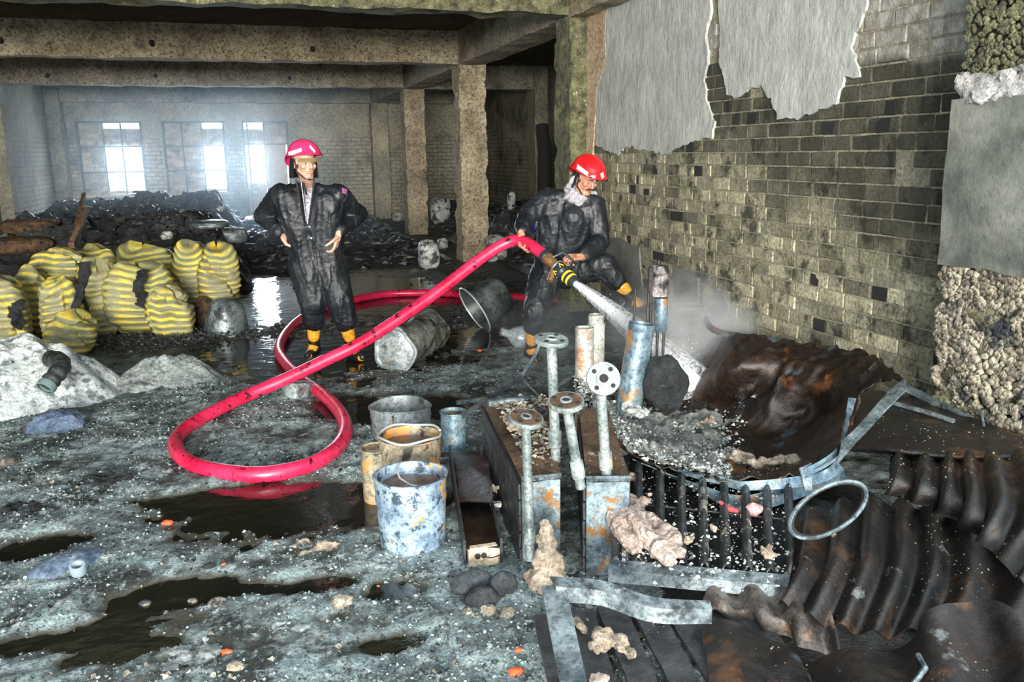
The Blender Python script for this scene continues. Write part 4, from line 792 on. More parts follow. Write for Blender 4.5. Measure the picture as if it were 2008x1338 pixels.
build('tub_rim', MB().tube([Mx@Vector((.242*math.cos(t), .242*math.sin(t), -.003)) for t in np.linspace(0, 2*math.pi, 40)], .008, 8), m_rim, o)
q = G(1018, 690); o = thing('jug', 'clear glossy jug tipped over beside the planted boot', 'jug', (q[0], q[1]+.1, 0)); Mx = frame((q[0]+.05, q[1]+.1, .10), (-1, .1, .35))
build('jug_body', MB().lathe([(0, -.12), (.08, -.115), (.10, -.08), (.10, .03), (.06, .09), (.034, .12), (.034, .18), (.038, .185), (.03, .185)], 36, Mx), mat('glossy_grey_jug', (.14, .18, .20), (.42, .48, .50), s=9, rough=(.08, .2), bump=.3, spec=.8), o)
# ================================================================ heap of burnt metal on the right
def net(rows, nu=60, nv=40, crump=.0, fr=5., seed=0):
    A = np.array([[G(*p) for p in r] for r in rows], float)      # rows x cols x 3
    def rs(P, n):      # resample along axis 0
        m = len(P); t = np.linspace(0, m-1, n); i = np.minimum(t.astype(int), m-2); k = (t-i)[:, None, None]
        a, b, c, d = P[np.maximum(i-1, 0)], P[i], P[i+1], P[np.minimum(i+2, m-1)]
        return .5*(2*b+(-a+c)*k+(2*a-5*b+4*c-d)*k**2+(-a+3*b-3*c+d)*k**3)
    B = rs(A, nv).transpose(1, 0, 2); B = rs(B, nu)
    if crump: B = B+np.stack([fbm(B[..., 0]*fr, B[..., 1]*fr, B[..., 2]*fr, 4, seed+q) for q in range(3)], 2)*crump
    return B
def corr(P, waves, amp, ph=0., bend=0.):      # corrugation across u
    nu = P.shape[0]; du = np.gradient(P, axis=0); dv = np.gradient(P, axis=1); N = np.cross(du, dv); N /= np.linalg.norm(N, axis=2, keepdims=True)+1e-9
    u_ = np.linspace(0, 1, nu)[:, None, None]; v_ = np.linspace(0, 1, P.shape[1])[None, :, None]
    return P+N*amp*np.sin(2*math.pi*(waves*u_+bend*v_**2)+ph)
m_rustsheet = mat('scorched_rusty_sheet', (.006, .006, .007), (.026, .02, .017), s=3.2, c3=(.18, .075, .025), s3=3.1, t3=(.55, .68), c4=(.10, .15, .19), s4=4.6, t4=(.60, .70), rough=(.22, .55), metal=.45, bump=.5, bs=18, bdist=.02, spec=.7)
m_traysheet = mat('oily_brown_tray_sheet', (.006, .007, .008), (.04, .022, .012), s=3.5, c3=(.24, .085, .022), s3=3.3, t3=(.57, .68), c4=(.09, .13, .16), s4=5, t4=(.60, .72), rough=(.15, .5), metal=.4, bump=.5, bs=16, bdist=.02, spec=.8)
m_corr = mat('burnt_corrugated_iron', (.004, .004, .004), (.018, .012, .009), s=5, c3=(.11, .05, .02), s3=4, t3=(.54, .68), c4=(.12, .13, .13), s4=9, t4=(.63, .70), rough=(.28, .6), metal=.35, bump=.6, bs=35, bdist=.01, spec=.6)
m_corr2 = mat('grey_brown_corrugated_edge', (.035, .03, .026), (.17, .14, .12), s=7, c3=(.02, .016, .014), s3=6, t3=(.5, .6), c4=(.28, .12, .05), s4=6, t4=(.62, .7), rough=(.35, .65), metal=.25, bump=.6, bs=35)
m_galv = mat('scorched_galvanised_steel', (.09, .12, .135), (.36, .43, .45), s=9, c3=(.05, .06, .06), s3=14, t3=(.54, .62), c4=(.34, .18, .09), s4=7, t4=(.64, .72), rough=(.25, .5), metal=.5, bump=.3, bs=30, bdist=.006)
m_bluesteel = mat('blue_scorched_steel', (.06, .11, .15), (.30, .42, .48), s=6, c3=(.40, .21, .07), s3=7, t3=(.56, .64), c4=(.02, .025, .03), s4=9, t4=(.6, .68), rough=(.25, .5), metal=.45, bump=.3, bs=30, bdist=.006)
m_dark = mat('charred_dark_steel', (.010, .011, .012), (.055, .050, .042), s=7, c3=(.18, .09, .04), s3=6, t3=(.64, .72), rough=(.3, .6), metal=.3, bump=.5, bs=40)
m_wood = mat('charred_plank', (.008, .009, .011), (.050, .055, .062), s=5, rough=(.25, .55), bump=.9, bs=30, stretch=(3, 3, 1), spec=.7, c3=(.2, .11, .05), s3=5, t3=(.68, .75))
m_foam = mat('beige_crumbled_foam', (.26, .20, .14), (.54, .45, .34), s=12, c3=(.14, .11, .09), s3=18, t3=(.57, .64), rough=(.8, .95), bump=1., bs=50, bdist=.015)
m_pinkfoam = mat('pinkish_crumbled_foam', (.34, .25, .20), (.62, .50, .43), s=12, c3=(.15, .11, .10), s3=18, t3=(.58, .65), rough=(.8, .95), bump=1., bs=50, bdist=.015)
m_grit = mat('pale_grit', (.30, .32, .30), (.60, .61, .56), s=30, rough=(.7, .9), bump=.4, island=.55, c3=(.06, .06, .06), s3=8, t3=(.55, .62))
def chips(n, fn, r0, r1, m, name, label=None, cat=None, parent=None, flat_=.6):   # fn() -> x, y, z of a bit
    T = np.array([(0, 0, 1), (.94, 0, -.33), (-.47, .82, -.33), (-.47, -.82, -.33), (.3, .5, .6), (-.5, .1, .5)]); FF = [(0, 1, 4), (0, 4, 2), (0, 2, 5), (0, 5, 3), (0, 3, 1), (1, 2, 4), (2, 3, 5), (1, 3, 2)]
    mb = MB()
    for k in range(n):
        x, y, z = fn(); r_ = r0+(r1-r0)*R.random()**2.5; v = (T+rng.uniform(-.35, .35, T.shape))*r_*np.array([1, 1, flat_]); a = R.uniform(0, 6.28); c, s = math.cos(a), math.sin(a)
        v = np.stack([v[:, 0]*c-v[:, 1]*s, v[:, 0]*s+v[:, 1]*c, v[:, 2]], 1)+np.array([x, y, z]); mb.add(v, FF)
    o = build(name, mb, m, parent, False, org=(0, 0, 0) if parent is None else None, kind='stuff')
    if label: tag(o, label, cat)
    return o
# char bed under everything
mound('char_bed', 2.12, 2.75, .88, 1.6, .17, lambda a, b_, x, y: .7+.5*fbm(x*5, y*5, 0, 4, 12), m_char, 'black char and cinders under the heap of burnt sheets', 'char', 80, 0, -.03, 'stuff')
# --- the buckled tray
tray = thing('steel_tray', 'big buckled steel tray sheet holding ash against the brick wall', 'tray', (*G(1400, 880, .15)[:2], .1))
rows = [[(1128, 745, .37), (1165, 830, .34), (1240, 893, .30), (1350, 932, .27), (1450, 950, .26), (1560, 940, .28), (1652, 892, .40)],
        [(1140, 742, .30), (1190, 815, .22), (1265, 862, .17), (1360, 890, .15), (1460, 905, .15), (1560, 895, .18), (1672, 830, .42)],
        [(1165, 735, .24), (1215, 790, .17), (1290, 822, .14), (1380, 840, .13), (1480, 850, .15), (1590, 820, .25), (1690, 775, .50)],
        [(1195, 725, .22), (1250, 760, .17), (1320, 780, .15), (1400, 800, .17), (1510, 770, .35), (1620, 745, .48), (1720, 750, .56)],
        [(1235, 715, .24), (1300, 735, .22), (1365, 740, .30), (1430, 725, .45), (1540, 705, .52), (1650, 700, .57), (1752, 742, .60)],
        [(1290, 700, .28), (1350, 700, .34), (1395, 665, .52), (1450, 660, .58), (1555, 672, .58), (1680, 690, .60), (1776, 744, .61)]]
TP = net(rows, 130, 80, .026, 5, 3)
k_ = fbm(TP[..., 0]*2.2, TP[..., 1]*2.2, 0, 3, 77); TP[..., 2] += np.clip(.10-np.abs(k_), 0, 1)*.35; TP[..., 0] = np.minimum(TP[..., 0], XW-.05)
k2_ = fbm(TP[..., 0]*5, TP[..., 1]*9, TP[..., 2]*3, 3, 79); TP[..., 2] += np.clip(.12-np.abs(k2_), 0, 1)*.14
build('tray_sheet', MB().surf(TP, .005), m_traysheet, tray, smooth=50)
def strip(par, up, lo, m, name='folded_flange', n=40, th=.004, label=None, cr=.004): return build(name, MB().surf(net([up, lo], n, 4, cr, 9, 5), th), m, par, label=label)
strip(tray, [(1776, 741, .62), (1735, 775, .57), (1690, 828, .50), (1650, 868, .44)], [(1779, 764, .60), (1745, 797, .55), (1700, 846, .48), (1640, 912, .38)], m_galv, label='scorched pale rim folded up at the right corner')
strip(tray, [(1664, 780, .50), (1655, 830, .44), (1640, 880, .40), (1570, 925, .31)], [(1680, 782, .50), (1664, 832, .42), (1646, 895, .37), (1580, 938, .29)], m_bluesteel)
strip(tray, [(1330, 922, .285), (1415, 935, .28), (1470, 944, .28), (1600, 928, .30), (1640, 902, .36)], [(1345, 932, .26), (1412, 950, .24), (1475, 962, .24), (1602, 950, .26), (1655, 922, .30)], m_bluesteel, label='blue-grey scorched front flange')
strip(tray, [(1240, 902, .26), (1340, 940, .25), (1450, 972, .24), (1540, 950, .25), (1655, 915, .27)], [(1250, 905, .25), (1345, 950, .22), (1448, 1002, .17), (1545, 985, .18), (1658, 940, .22)], m_bluesteel, label='lower flange bent into a V, rusty at its tip')
build('bent_tab', MB().surf(net([[(1568, 918, .33), (1590, 908, .34)], [(1578, 962, .24), (1592, 962, .24)]], 6, 6), .008), m_galv, tray)
for (p, q, r_) in (((1330, 640), (1400, 652), .02), ):
    pass
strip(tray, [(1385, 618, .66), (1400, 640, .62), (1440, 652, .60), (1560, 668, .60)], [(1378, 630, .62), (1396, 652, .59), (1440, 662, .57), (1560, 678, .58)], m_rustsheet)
# ash in the tray
def tri_at():
    i = R.randrange(4, 82); j = int(abs(R.gauss(0, 1))*16)+2; j = min(j, 50); p = TP[i, j]; return p[0]+R.uniform(-.02, .02), p[1]+R.uniform(-.02, .02), p[2]+R.uniform(.004, .03)
AP = TP[3:86, 1:44].copy(); u_ = np.linspace(0, 1, 83)[:, None]; v_ = np.linspace(0, 1, 43)[None, :]; ed = np.clip(np.minimum(np.minimum(u_, 1-u_)*6, (1-v_)*5), 0, 1)
AP[..., 2] += -.03+ed*(.055+.05*fbm(AP[..., 0]*7, AP[..., 1]*7, 0, 3, 8)+.02*fbm(AP[..., 0]*30, AP[..., 1]*30, 0, 3, 9))
v, f = gridmesh(AP); tag(build('ash_bed', (v, f), mat('grey_ash_bed', (.08, .09, .09), (.34, .36, .33), s=9, c3=(.50, .48, .40), s3=18, t3=(.55, .61), c4=(.02, .02, .02), s4=7, t4=(.56, .62), bump=1., bs=60, bdist=.02), kind='stuff'), 'caked grey ash spread over the left half of the tray', 'ash')
chips(4200, tri_at, .003, .016, m_grit, 'ash_rubble', 'pale grey ash and grit lying in the buckled tray', 'ash')
def clump(c, sx, sy, sz, n, seed, m, label, cat='rubble', name='rubble_clump', vox=.008, amp=.02, group=None, base=None):
    r = random.Random(seed); mb = MB()
    for k in range(n): a, b_, d = r.gauss(0, .42), r.gauss(0, .42), abs(r.gauss(0, .5)); q = r.uniform(.22, .48); mb.ball((c[0]+a*sx, c[1]+b_*sy, c[2]+d*sz*.8), (sx*q, sy*q, sz*q*1.1), 9, 6)
    v, f, nn = remesh(mb, vox, 1, .4); v = v+nn*(fbm(v[:, 0]*34, v[:, 1]*34, v[:, 2]*34, 3, seed)*amp)[:, None]
    o = build(name, (v, f), m, None, smooth=30); tag(o, label, cat, group); return o
clump(G(1430, 905, .20), .11, .05, .045, 16, 1, m_foam, 'beige rubble heaped along the front lip of the tray, left part')
clump(G(1505, 912, .21), .13, .04, .03, 16, 2, m_foam, 'thin beige rubble on the front lip of the tray beside its V fold')
clump(G(1250, 812, .22), .09, .07, .05, 12, 3, m_grit, 'grey rubble mass in the left corner of the tray')
clump(G(1300, 770, .22), .08, .08, .06, 12, 4, m_grit, 'grey smoking rubble at the back of the tray below the spray')
clump(G(1385, 828, .19), .05, .04, .03, 7, 5, m_foam, 'small pale broken lump at the middle of the tray')
q = D(1305, 752, 4.15); tag(build('charred_block', crumple((q[0], q[1], q[2]-.0), (.13, .12, .16), 8, 18, 12, .35, 1.6), m_char, smooth=25), 'dark charred block standing in the tray under the spray', 'char')
q = D(1210, 790, 3.9); tag(build('charred_block', crumple((q[0], q[1], .18), (.10, .12, .09), 9, 18, 12, .35, 1.6), m_grit, smooth=25), 'grey caked block at the tray corner behind the upright flange', 'rubble')

# --- finned radiator panel
m_fin = mat('dusty_dark_fins', (.012, .014, .015), (.07, .08, .085), s=9, c3=(.33, .30, .24), s3=9, t3=(.55, .62), c4=(.20, .09, .03), s4=5, t4=(.64, .72), rough=(.3, .6), metal=.2, bump=.7, bs=60, island=0)
fin = thing('radiator_grate', 'steel grate of upright fins with a galvanised front rail below the tray', 'grate', (*G(1380, 1100, .1)[:2], .1))
for k in range(9):
    t = k/8; tx, ty = 1210+t*335, 912+t*40; bx_, by_ = 1208+t*345, 1105+t*28; P = []
    A = G(tx, ty, .24); B = G(bx_, by_, .20); s_ = np.array([1, .15, 0.])*.021
    mb = MB().surf(np.array([[A+s_*u+(B-A)*w+np.array([0, 0, (.030*(1-u*u))]) for w in np.linspace(0, 1, 14)] for u in np.linspace(-1, 1, 7)]), .005)
    mb2 = MB().surf(np.array([[A-s_+(B-A)*w+np.array([0, 0, -.10*u]) for w in np.linspace(0, 1, 6)] for u in (0, 1)]), .005)
    build('fin', mb, m_fin, fin); 
a, b_ = G(1195, 1098, .215), G(1562, 1130, .215); a2, b2_ = G(1193, 1118, .20), G(1562, 1152, .20); 
build('front_rail', MB().surf(np.array([[a+(b_-a)*w, a2+(b2_-a2)*w, (a2+(b2_-a2)*w)+np.array([0, 0, -.045])] for w in np.linspace(0, 1, 30)]), .006), m_galv, fin, smooth=20)
build('side_rail', MB().surf(np.array([[G(1545, 955, .25)+(G(1566, 1140, .2)-G(1545, 955, .25))*w+np.array([.012*u, 0, -.03*u]) for u in (0, 1)] for w in np.linspace(0, 1, 10)]), .006), m_galv, fin)
build('cross_rod', MB().tube([G(1215, 985, .22), G(1548, 1020, .22)], .005, 8), m_dark, fin)
clump(G(1240, 1035, .24), .085, .24, .07, 34, 11, m_pinkfoam, 'pinkish crumbled foam mass lying on the left of the fin grate', 'foam', 'foam_clump')
clump(G(1262, 985, .26), .04, .04, .04, 6, 12, m_pinkfoam, 'small pinkish foam nugget above the big foam mass', 'foam', 'foam_clump')
for k, (px, py, s_, lb) in enumerate(((1350, 1060, .02, 'left'), (1400, 1040, .022, 'middle'), (1505, 1090, .026, 'right'), (1240, 940, .03, 'upper left'))):
    clump(G(px, py, .235), s_, s_*1.9, s_, 8, 20+k, m_foam, 'beige crumbs lying between the fins at the %s of the grate' % lb)
q = G(1478, 1002, .24); tag(build('rubber_rag', crumple((q[0], q[1], .245), (.035, .03, .028), 14), mat('dusty_pink_scrap', (.36, .16, .16), (.6, .42, .4), s=20)), 'dusty pink scrap tucked under the V fold of the tray', 'scrap')
q = G(1430, 997, .24); tag(build('red_strip', MB().tube([G(1412, 985, .25), G(1428, 998, .24), G(1448, 1003, .24)], [.008, .014, .008], 8), mat('faded_red_plastic', (.3, .03, .03), (.5, .1, .1), s=20)), 'faded red strip hanging under the V fold of the tray', 'scrap')

# --- two flanged boxes with stub pipes
def prism(base, h, m, name, par, ztop=None, lab=None):      # base: four floor points
    n = 4; v = [(p[0], p[1], .0) for p in base]+[(p[0], p[1], h) for p in base]; mb = MB().add(v, [(0, 3, 2, 1), (4, 5, 6, 7), (0, 1, 5, 4), (1, 2, 6, 5), (2, 3, 7, 6), (3, 0, 4, 7)]); return build(name, mb, m, par, False, label=lab)
m_boxtop = mat('rusty_dusty_top', (.03, .02, .014), (.16, .09, .05), s=6, c3=(.4, .34, .24), s3=16, t3=(.6, .66), rough=(.5, .8), bump=.6)
def flanged_box(label, base, h, plate_m):
    o = thing('flanged_box', label, 'tank', (base[0][0], base[0][1], 0)); prism(base, h, m_dark, 'box_body', o)
    A, B, C_, D_ = [np.array((p[0], p[1], 0.)) for p in base]      # front-left, front-right, back-right, back-left
    fx = B-A; nrm = np.array([fx[1], -fx[0], 0]); nrm /= np.linalg.norm(nrm)
    P = np.array([[A+fx*u+nrm*(.008+.006*math.sin(u*6.3))+np.array([0, 0, .015+(h-.02)*w]) for w in np.linspace(0, 1, 14)] for u in np.linspace(.02, .98, 12)])
    build('front_plate', MB().surf(P, .004), plate_m, o, label='blue-grey plate blotched with rust')
    sd = D_-A; sn = np.array([-sd[1], sd[0], 0]); sn = sn/np.linalg.norm(sn)
    for k in range(5):
        z0_, z1_ = .01+k*(h-.02)/5, .01+(k+1)*(h-.02)/5-.008
        P = np.array([[A+sd*u+sn*(.006)+np.array([0, 0, z0_+(z1_-z0_)*w]) for w in (0, .5, 1)] for u in np.linspace(0, 1, 12)]); build('side_board', MB().surf(P+rng.uniform(-.0015, .0015, P.shape), .008), m_wood, o)
    T = np.array([[(A+fx*u)+(sd+(C_-B-sd)*u)*w+np.array([0, 0, h+.006+.006*math.sin(u*9+w*5)]) for w in np.linspace(0, 1, 20)] for u in np.linspace(0, 1, 8)]); build('top_plate', MB().surf(T, .006), m_boxtop, o)
    build('top_rim', MB().tube([A+nrm*.01+np.array([0, 0, h+.008]), B+nrm*.01+np.array([0, 0, h+.012])], .012, 6), m_galv, o)
    return o
m_blotch = mat('rust_blotched_blue_steel', (.04, .06, .075), (.25, .34, .38), s=7, c3=(.20, .10, .03), s3=10, t3=(.53, .58), c4=(.02, .02, .03), s4=5, t4=(.55, .65), rough=(.25, .5), metal=.35, bump=.4, bs=30, bdist=.006)
fa = flanged_box('left upright box with blue rusty end and black boarded side', [(.955, 3.07), (1.115, 3.05), (1.42, 4.10), (1.09, 4.15)], .37, m_blotch)
fb = flanged_box('right upright box with rust-blotched blue end beside the foam', [(1.165, 2.90), (1.325, 2.84), (1.60, 3.70), (1.47, 3.75)], .41, m_blotch)
def stub(par, base, top, r, fr, fz, nrm, m=m_galv, holes=5, blackface=True):
    base, top = Vector(base), Vector(top); d = (top-base).normalized(); P = MB().tube([base.lerp(top, k/8) for k in range(9)], r, 16); s = build('stub_pipe', P, m, par)
    L_ = (top-base).length; build('pipe_sleeve', MB().lathe([(r*1.15, 0), (r*1.35, .004), (r*1.35, .07), (r*1.15, .075)], 20, frame(base+d*L_*.12, d)), m, s)
    n_ = Vector(nrm).normalized(); FM = frame(top, n_); build('flange', MB().lathe([(r*1.1, -.008), (fr, -.008), (fr+.002, 0), (fr, .010), (r*1.25, .010), (r*1.2, .016), (r*.8, .016), (r*.75, .0)], 36, FM), m, s)
    if blackface and fr > .01: build('flange_face', MB().lathe([(0, .0100), (fr*.92, .0100), (fr*.9, .0115), (0, .0115)], 36, FM), m_boxtop, s, label='sooty rust-black flange face')
    build('bore', MB().lathe([(0, .0125), (r*.75, .0125), (0, .0165)], 16, FM), m_soot_shade, s)
    for k in range(4):
        a = k*math.pi/2+.8; c = FM@Vector((fr*.70*math.cos(a), fr*.70*math.sin(a), .0117)); build('bolt_hole', MB().lathe([(0, -.001), (.0095, -.001), (.0095, .0012), (0, .0012)], 12, frame(c, n_)), m_soot_shade, s)
def col_at(px0, py0, px1, py1, y): return Vector(D(px0, py0, y)), Vector(D(px1, py1, y))
m_stub = mat('lime_grey_pipe', (.11, .14, .14), (.36, .41, .39), s=10, c3=(.50, .36, .12), s3=7, t3=(.60, .68), c4=(.10, .12, .12), s4=16, t4=(.6, .66), rough=(.35, .6), metal=.25, bump=.3, bs=40, bdist=.005)
t_, b0 = col_at(1031, 822, 1040, 1098, 3.00); stub(fa, b0, t_, .0185, .068, 0, (.1, -.25, 1), m_stub)
b0 = Vector(G(1090, 905, .37)); t_ = Vector(D(1081, 668, b0.y)); stub(fa, b0, t_, .021, .070, 0, (.05, -.16, 1), m_stub, blackface=False)
b0 = Vector(G(1139, 957, .40)); t_ = Vector(D(1110, 790, b0.y-.02)); stub(fb, b0, t_, .019, .066, 0, (-.10, -.22, 1), m_stub)
b0 = Vector(G(1190, 940, .40)); t_ = Vector(D(1178, 770, b0.y-.02)); stub(fb, b0, t_, .020, .001, 0, (0, 0, 1), m_stub); 
FM = frame(D(1183, 743, b0.y-.05), (-.25, -1, .42)); fr = .063
fl = build('flange', MB().lathe([(.022, -.010), (fr, -.010), (fr+.002, 0), (fr, .008), (.028, .008), (.027, .014), (.017, .014), (.015, .0)], 40, FM), m_stub, fb, label='round four-hole flange turned to face forward')
build('bore', MB().lathe([(0, .009), (.0165, .009), (0, .0145)], 16, FM), m_soot_shade, fl)
for k in range(4): a = k*math.pi/2+.8; build('bolt_hole', MB().lathe([(0, -.001), (.009, -.001), (.009, .0014), (0, .0014)], 12, frame(FM@Vector((.044*math.cos(a), .044*math.sin(a), .0085)), FM.to_3x3()@Vector((0, 0, 1)))), m_soot_shade, fl)
def boxtop(): u, w = R.random(), R.random()**.6; return 1.03+.09*w+.28*u*w+.1*u, 3.15+.95*w, .385+R.uniform(0, .03)*w
chips(500, boxtop, .008, .024, m_pebble, 'dry_gravel', 'beige gravel heaped on top of the left flanged box', 'gravel')
clump(G(1005, 835, .40), .06, .10, .035, 12, 31, m_foam, 'beige lump on the far end of the left box')
q = G(1072, 1152); mb = MB()
for k in range(60): t = k/60; mb.ball((q[0]+R.uniform(-.055, .055)*(1-t*.85), q[1]+R.uniform(-.05, .05)*(1-t*.8), .02+.25*t), .036*(1-t*.55), 9, 6)
mb.ball((q[0]-.035, q[1]-.03, .02), .05, 10, 7); v, f, nn = remesh(mb, .007, 2); v = v+nn*(fbm(v[:, 0]*28, v[:, 1]*28, v[:, 2]*28, 3, 5)*.014)[:, None]; tag(build('mortar_lump', (v, f), m_foam, smooth=30), 'tall pointed lump of grey-beige mortar leaning before the two boxes', 'rubble')

# --- dark channel beam beside the buckets with a beige fitting
bm_ = thing('steel_channel', 'dark rusty channel beam lying between buckets and left box', 'channel', (.86, 3.2, 0))
def cprof(w, h): return [(-w, h), (-w, 0), (w, 0), (w, h)]
A, B = np.array([.80, 3.10, .0]), np.array([1.00, 4.25, .0]); dx = np.array([B[1]-A[1], -(B[0]-A[0]), 0]); dx /= np.linalg.norm(dx)
build('channel_web', MB().surf(np.array([[A+(B-A)*w+dx*u*.068+np.array([0, 0, .085+.004*math.sin(w*30)]) for u in np.linspace(-1, 1, 6)] for w in np.linspace(0, 1, 30)]), .008), m_traysheet, bm_)
for s_ in (-1, 1): build('channel_flange', MB().surf(np.array([[A+(B-A)*w+dx*s_*.075+np.array([0, 0, z_]) for z_ in (0, .06, .125)] for w in np.linspace(0, 1, 20)]), .01), m_wood, bm_)
ft = thing('electrical_fitting', 'beige burnt fitting with two round sockets at the front end of the channel beam', 'fitting', (*G(952, 1118)[:2], 0)); q = G(952, 1116)
build('fitting_body', MB().bbox((q[0]-.066, q[1]-.0, .0), (q[0]+.066, q[1]+.05, .092), .012), mat('scorched_cream_plastic', (.50, .38, .26), (.74, .60, .44), s=9, c3=(.12, .06, .03), s3=10, t3=(.62, .68), rough=(.3, .5), bump=.2), ft)
for dx_ in (-.032, -.006): build('socket', MB().lathe([(.012, 0), (.012, .006), (.007, .006), (.006, .001), (0, .001)], 16, frame((q[0]+dx_, q[1]-.001, .062), (0, -1, 0))), m_dark, ft)
build('crack', MB().tube([(q[0]-.0, q[1]-.001, .052), (q[0]+.03, q[1]-.001, .045), (q[0]+.063, q[1]-.001, .052)], .0025, 5), m_soot_shade, ft)
tag(build('rust_board', MB().surf(net([[(893, 895, .10), (960, 893, .14)], [(900, 985, .12), (965, 985, .18)]], 12, 12, .01), .006), m_traysheet), 'brown scorched board lying over the back of the channel beam', 'board')
clump(G(970, 960, .14), .018, .05, .03, 6, 41, m_foam, 'narrow beige lump wedged against the left box side')
clump(G(968, 990, .10), .05, .03, .02, 8, 42, m_grit, 'whitish grit caught on the dark channel beam')
m_charred_red = mat('charred_lump_red_core', (.012, .014, .018), (.07, .08, .09), s=7, c3=(.45, .12, .08), s3=5, t3=(.60, .66), rough=(.35, .6), bump=1., bs=30, bdist=.02)
for k, (px, py, a_, b_, c_, lb) in enumerate(((925, 1163, .085, .05, .05, 'wide char-black lump with red cracks below the beige fitting'), (985, 1170, .055, .05, .055, 'round char-black lump with a red top beside the mortar cone'), (945, 1192, .06, .045, .045, 'low char-black lump with a red crown, in front of the other two'))):
    q = G(px, py); tag(build('charred_lump', crumple((q[0], q[1], c_*.8), (a_, b_, c_), 50+k, 26, 18, .22, 1.8), m_charred_red), lb, 'char')
for k, (px, py, s_, lb) in enumerate(((892, 1208, .018, 'small white stone'), (918, 1212, .028, 'bright white stone'), (958, 1208, .03, 'knobbly pale stone'), (995, 1215, .034, 'rounded grey stone'), (935, 1222, .02, 'tan stone'))):
    q = G(px, py); tag(build('stone', crumple((q[0], q[1], s_*.6), (s_, s_, s_*.85), 70+k, 12, 8, .3, 2), m_pebble, smooth=25), lb+' in the row before the charred lumps, %s' % ('far left', 'second from left', 'middle', 'far right', 'between two bigger ones')[k], 'stone', 'stones before the charred lumps')

# --- upright pipes and fittings behind
m_oldpipe = mat('flaking_rusty_white_pipe', (.26, .26, .22), (.58, .60, .55), s=8, c3=(.34, .15, .06), s3=5, t3=(.52, .6), c4=(.05, .05, .05), s4=8, t4=(.62, .68), rough=(.4, .7), bump=.4, bs=30)
def cyl(name, label, px, ptop, y, r, m, z0_=0., cat='pipe', tiltx=0., lipped=True, pb=None):
    t = Vector(D(px, ptop, y)); b = Vector((t.x+tiltx, t.y+abs(tiltx)*.2, z0_)) if pb is None else Vector(D(pb[0], pb[1], y)); d = (t-b); o = thing(name, label, cat, b); Mx = frame(b, d); L_ = d.length
    build('pipe_wall', MB().lathe([(r, 0)]+[(r, L_*k/12) for k in range(1, 12)]+[(r, L_-.03), (r*1.03, L_-.025), (r*1.03, L_), (r*.86, L_), (r*.84, L_-.12), (0, L_-.12)], 32, Mx, lambda a, z: .012*math.sin(a*3+z*4)), m, o)
    return o, Mx, L_
cyl('standing_pipe', 'tall rusty white pipe standing open-topped, left of its twin', 1146, 642, 4.55, .055, m_oldpipe)
o, Mx, L_ = cyl('standing_pipe', 'grey pipe with a threaded neck standing behind the rusty white pipe', 1169, 634, 4.72, .052, m_oldpipe)
build('threaded_neck', MB().lathe([(.046, 0), (.046, .02), (.05, .024), (.046, .028), (.05, .034), (.046, .04), (.048, .055), (.04, .055), (.038, .0)], 28, frame(Mx@Vector((0, 0, L_)), (0, 0, 1))), m_oldpipe, o)
cyl('leaning_pipe', 'thick blue-black pipe leaning right in the spray', 1259, 634, 4.25, .073, m_bluesteel, tiltx=-.10)
fo = thing('pump_head', 'soot-black metal head with peeling silver casing above the leaning pipe', 'pump', (*D(1290, 600, 4.5)[:2], .15)); c = Vector(D(1294, 548, 4.5)); 
m_peel = mat('peeling_silver_char', (.02, .015, .015), (.40, .36, .35), s=12, rough=(.35, .6), bump=1., bs=40, bdist=.01, t=(.45, .6))
build('casing', MB().lathe([(.0, -.10), (.048, -.098), (.052, -.08), (.052, .06), (.044, .08), (.02, .085), (0, .085)], 28, frame(c, (0, 0, 1)), lambda a, z: .05*math.sin(a*3+z*20)), m_peel, fo)
build('back_plate', MB().bbox((c.x-.075, c.y-.012, c.z-.14), (c.x-.045, c.y+.012, c.z+.075), .004), m_dark, fo); build('top_knob', MB().ball((c.x-.01, c.y, c.z+.098), (.014, .014, .022), 12, 8), m_dark, fo)
for dx_ in (-.05, .0, .045): build('support_rod', MB().tube([(c.x+dx_, c.y+.01, c.z-.09), (c.x+dx_*.8, c.y+.02, .12)], .009, 8), m_dark, fo)
build('lower_sleeve', MB().lathe([(.038, 0), (.04, .005), (.04, .2), (.036, .2)], 24, frame((c.x+.012, c.y, c.z-.31), (0, 0, 1))), m_bluesteel, fo)
for (a, b_, lb) in (((1246, 568), (1241, 660), 'left'), ((1272, 575), (1268, 660), 'right')):
    t = Vector(D(*a, 4.35)); tag(build('thin_rod', MB().tube([t, (t.x-.03, t.y, .12)], .007, 8), m_dark), 'thin dark upright rod beside the leaning pipe, the %s one of two' % lb, 'rod')
o, Mx, L_ = cyl('ribbed_drum', 'grey ribbed drum half lost in the steam against the brick wall', 1350, 598, 4.95, .115, m_drum, cat='drum')
for k in range(7): build('drum_rib', MB().lathe([(.113, 0), (.121, .006), (.121, .012), (.113, .018)], 32, Mx@Matrix.Translation((0, 0, L_-.06-.045*k))), m_drum, o)
tag(build('wall_rod', MB().tube(smooth_path([D(1388, 590, 4.9), D(1392, 625, 4.9), D(1408, 645, 4.6), D(1450, 655, 4.4)], 6), .010, 8), m_galv), 'bent grey rod curving down beside the ribbed drum', 'rod')
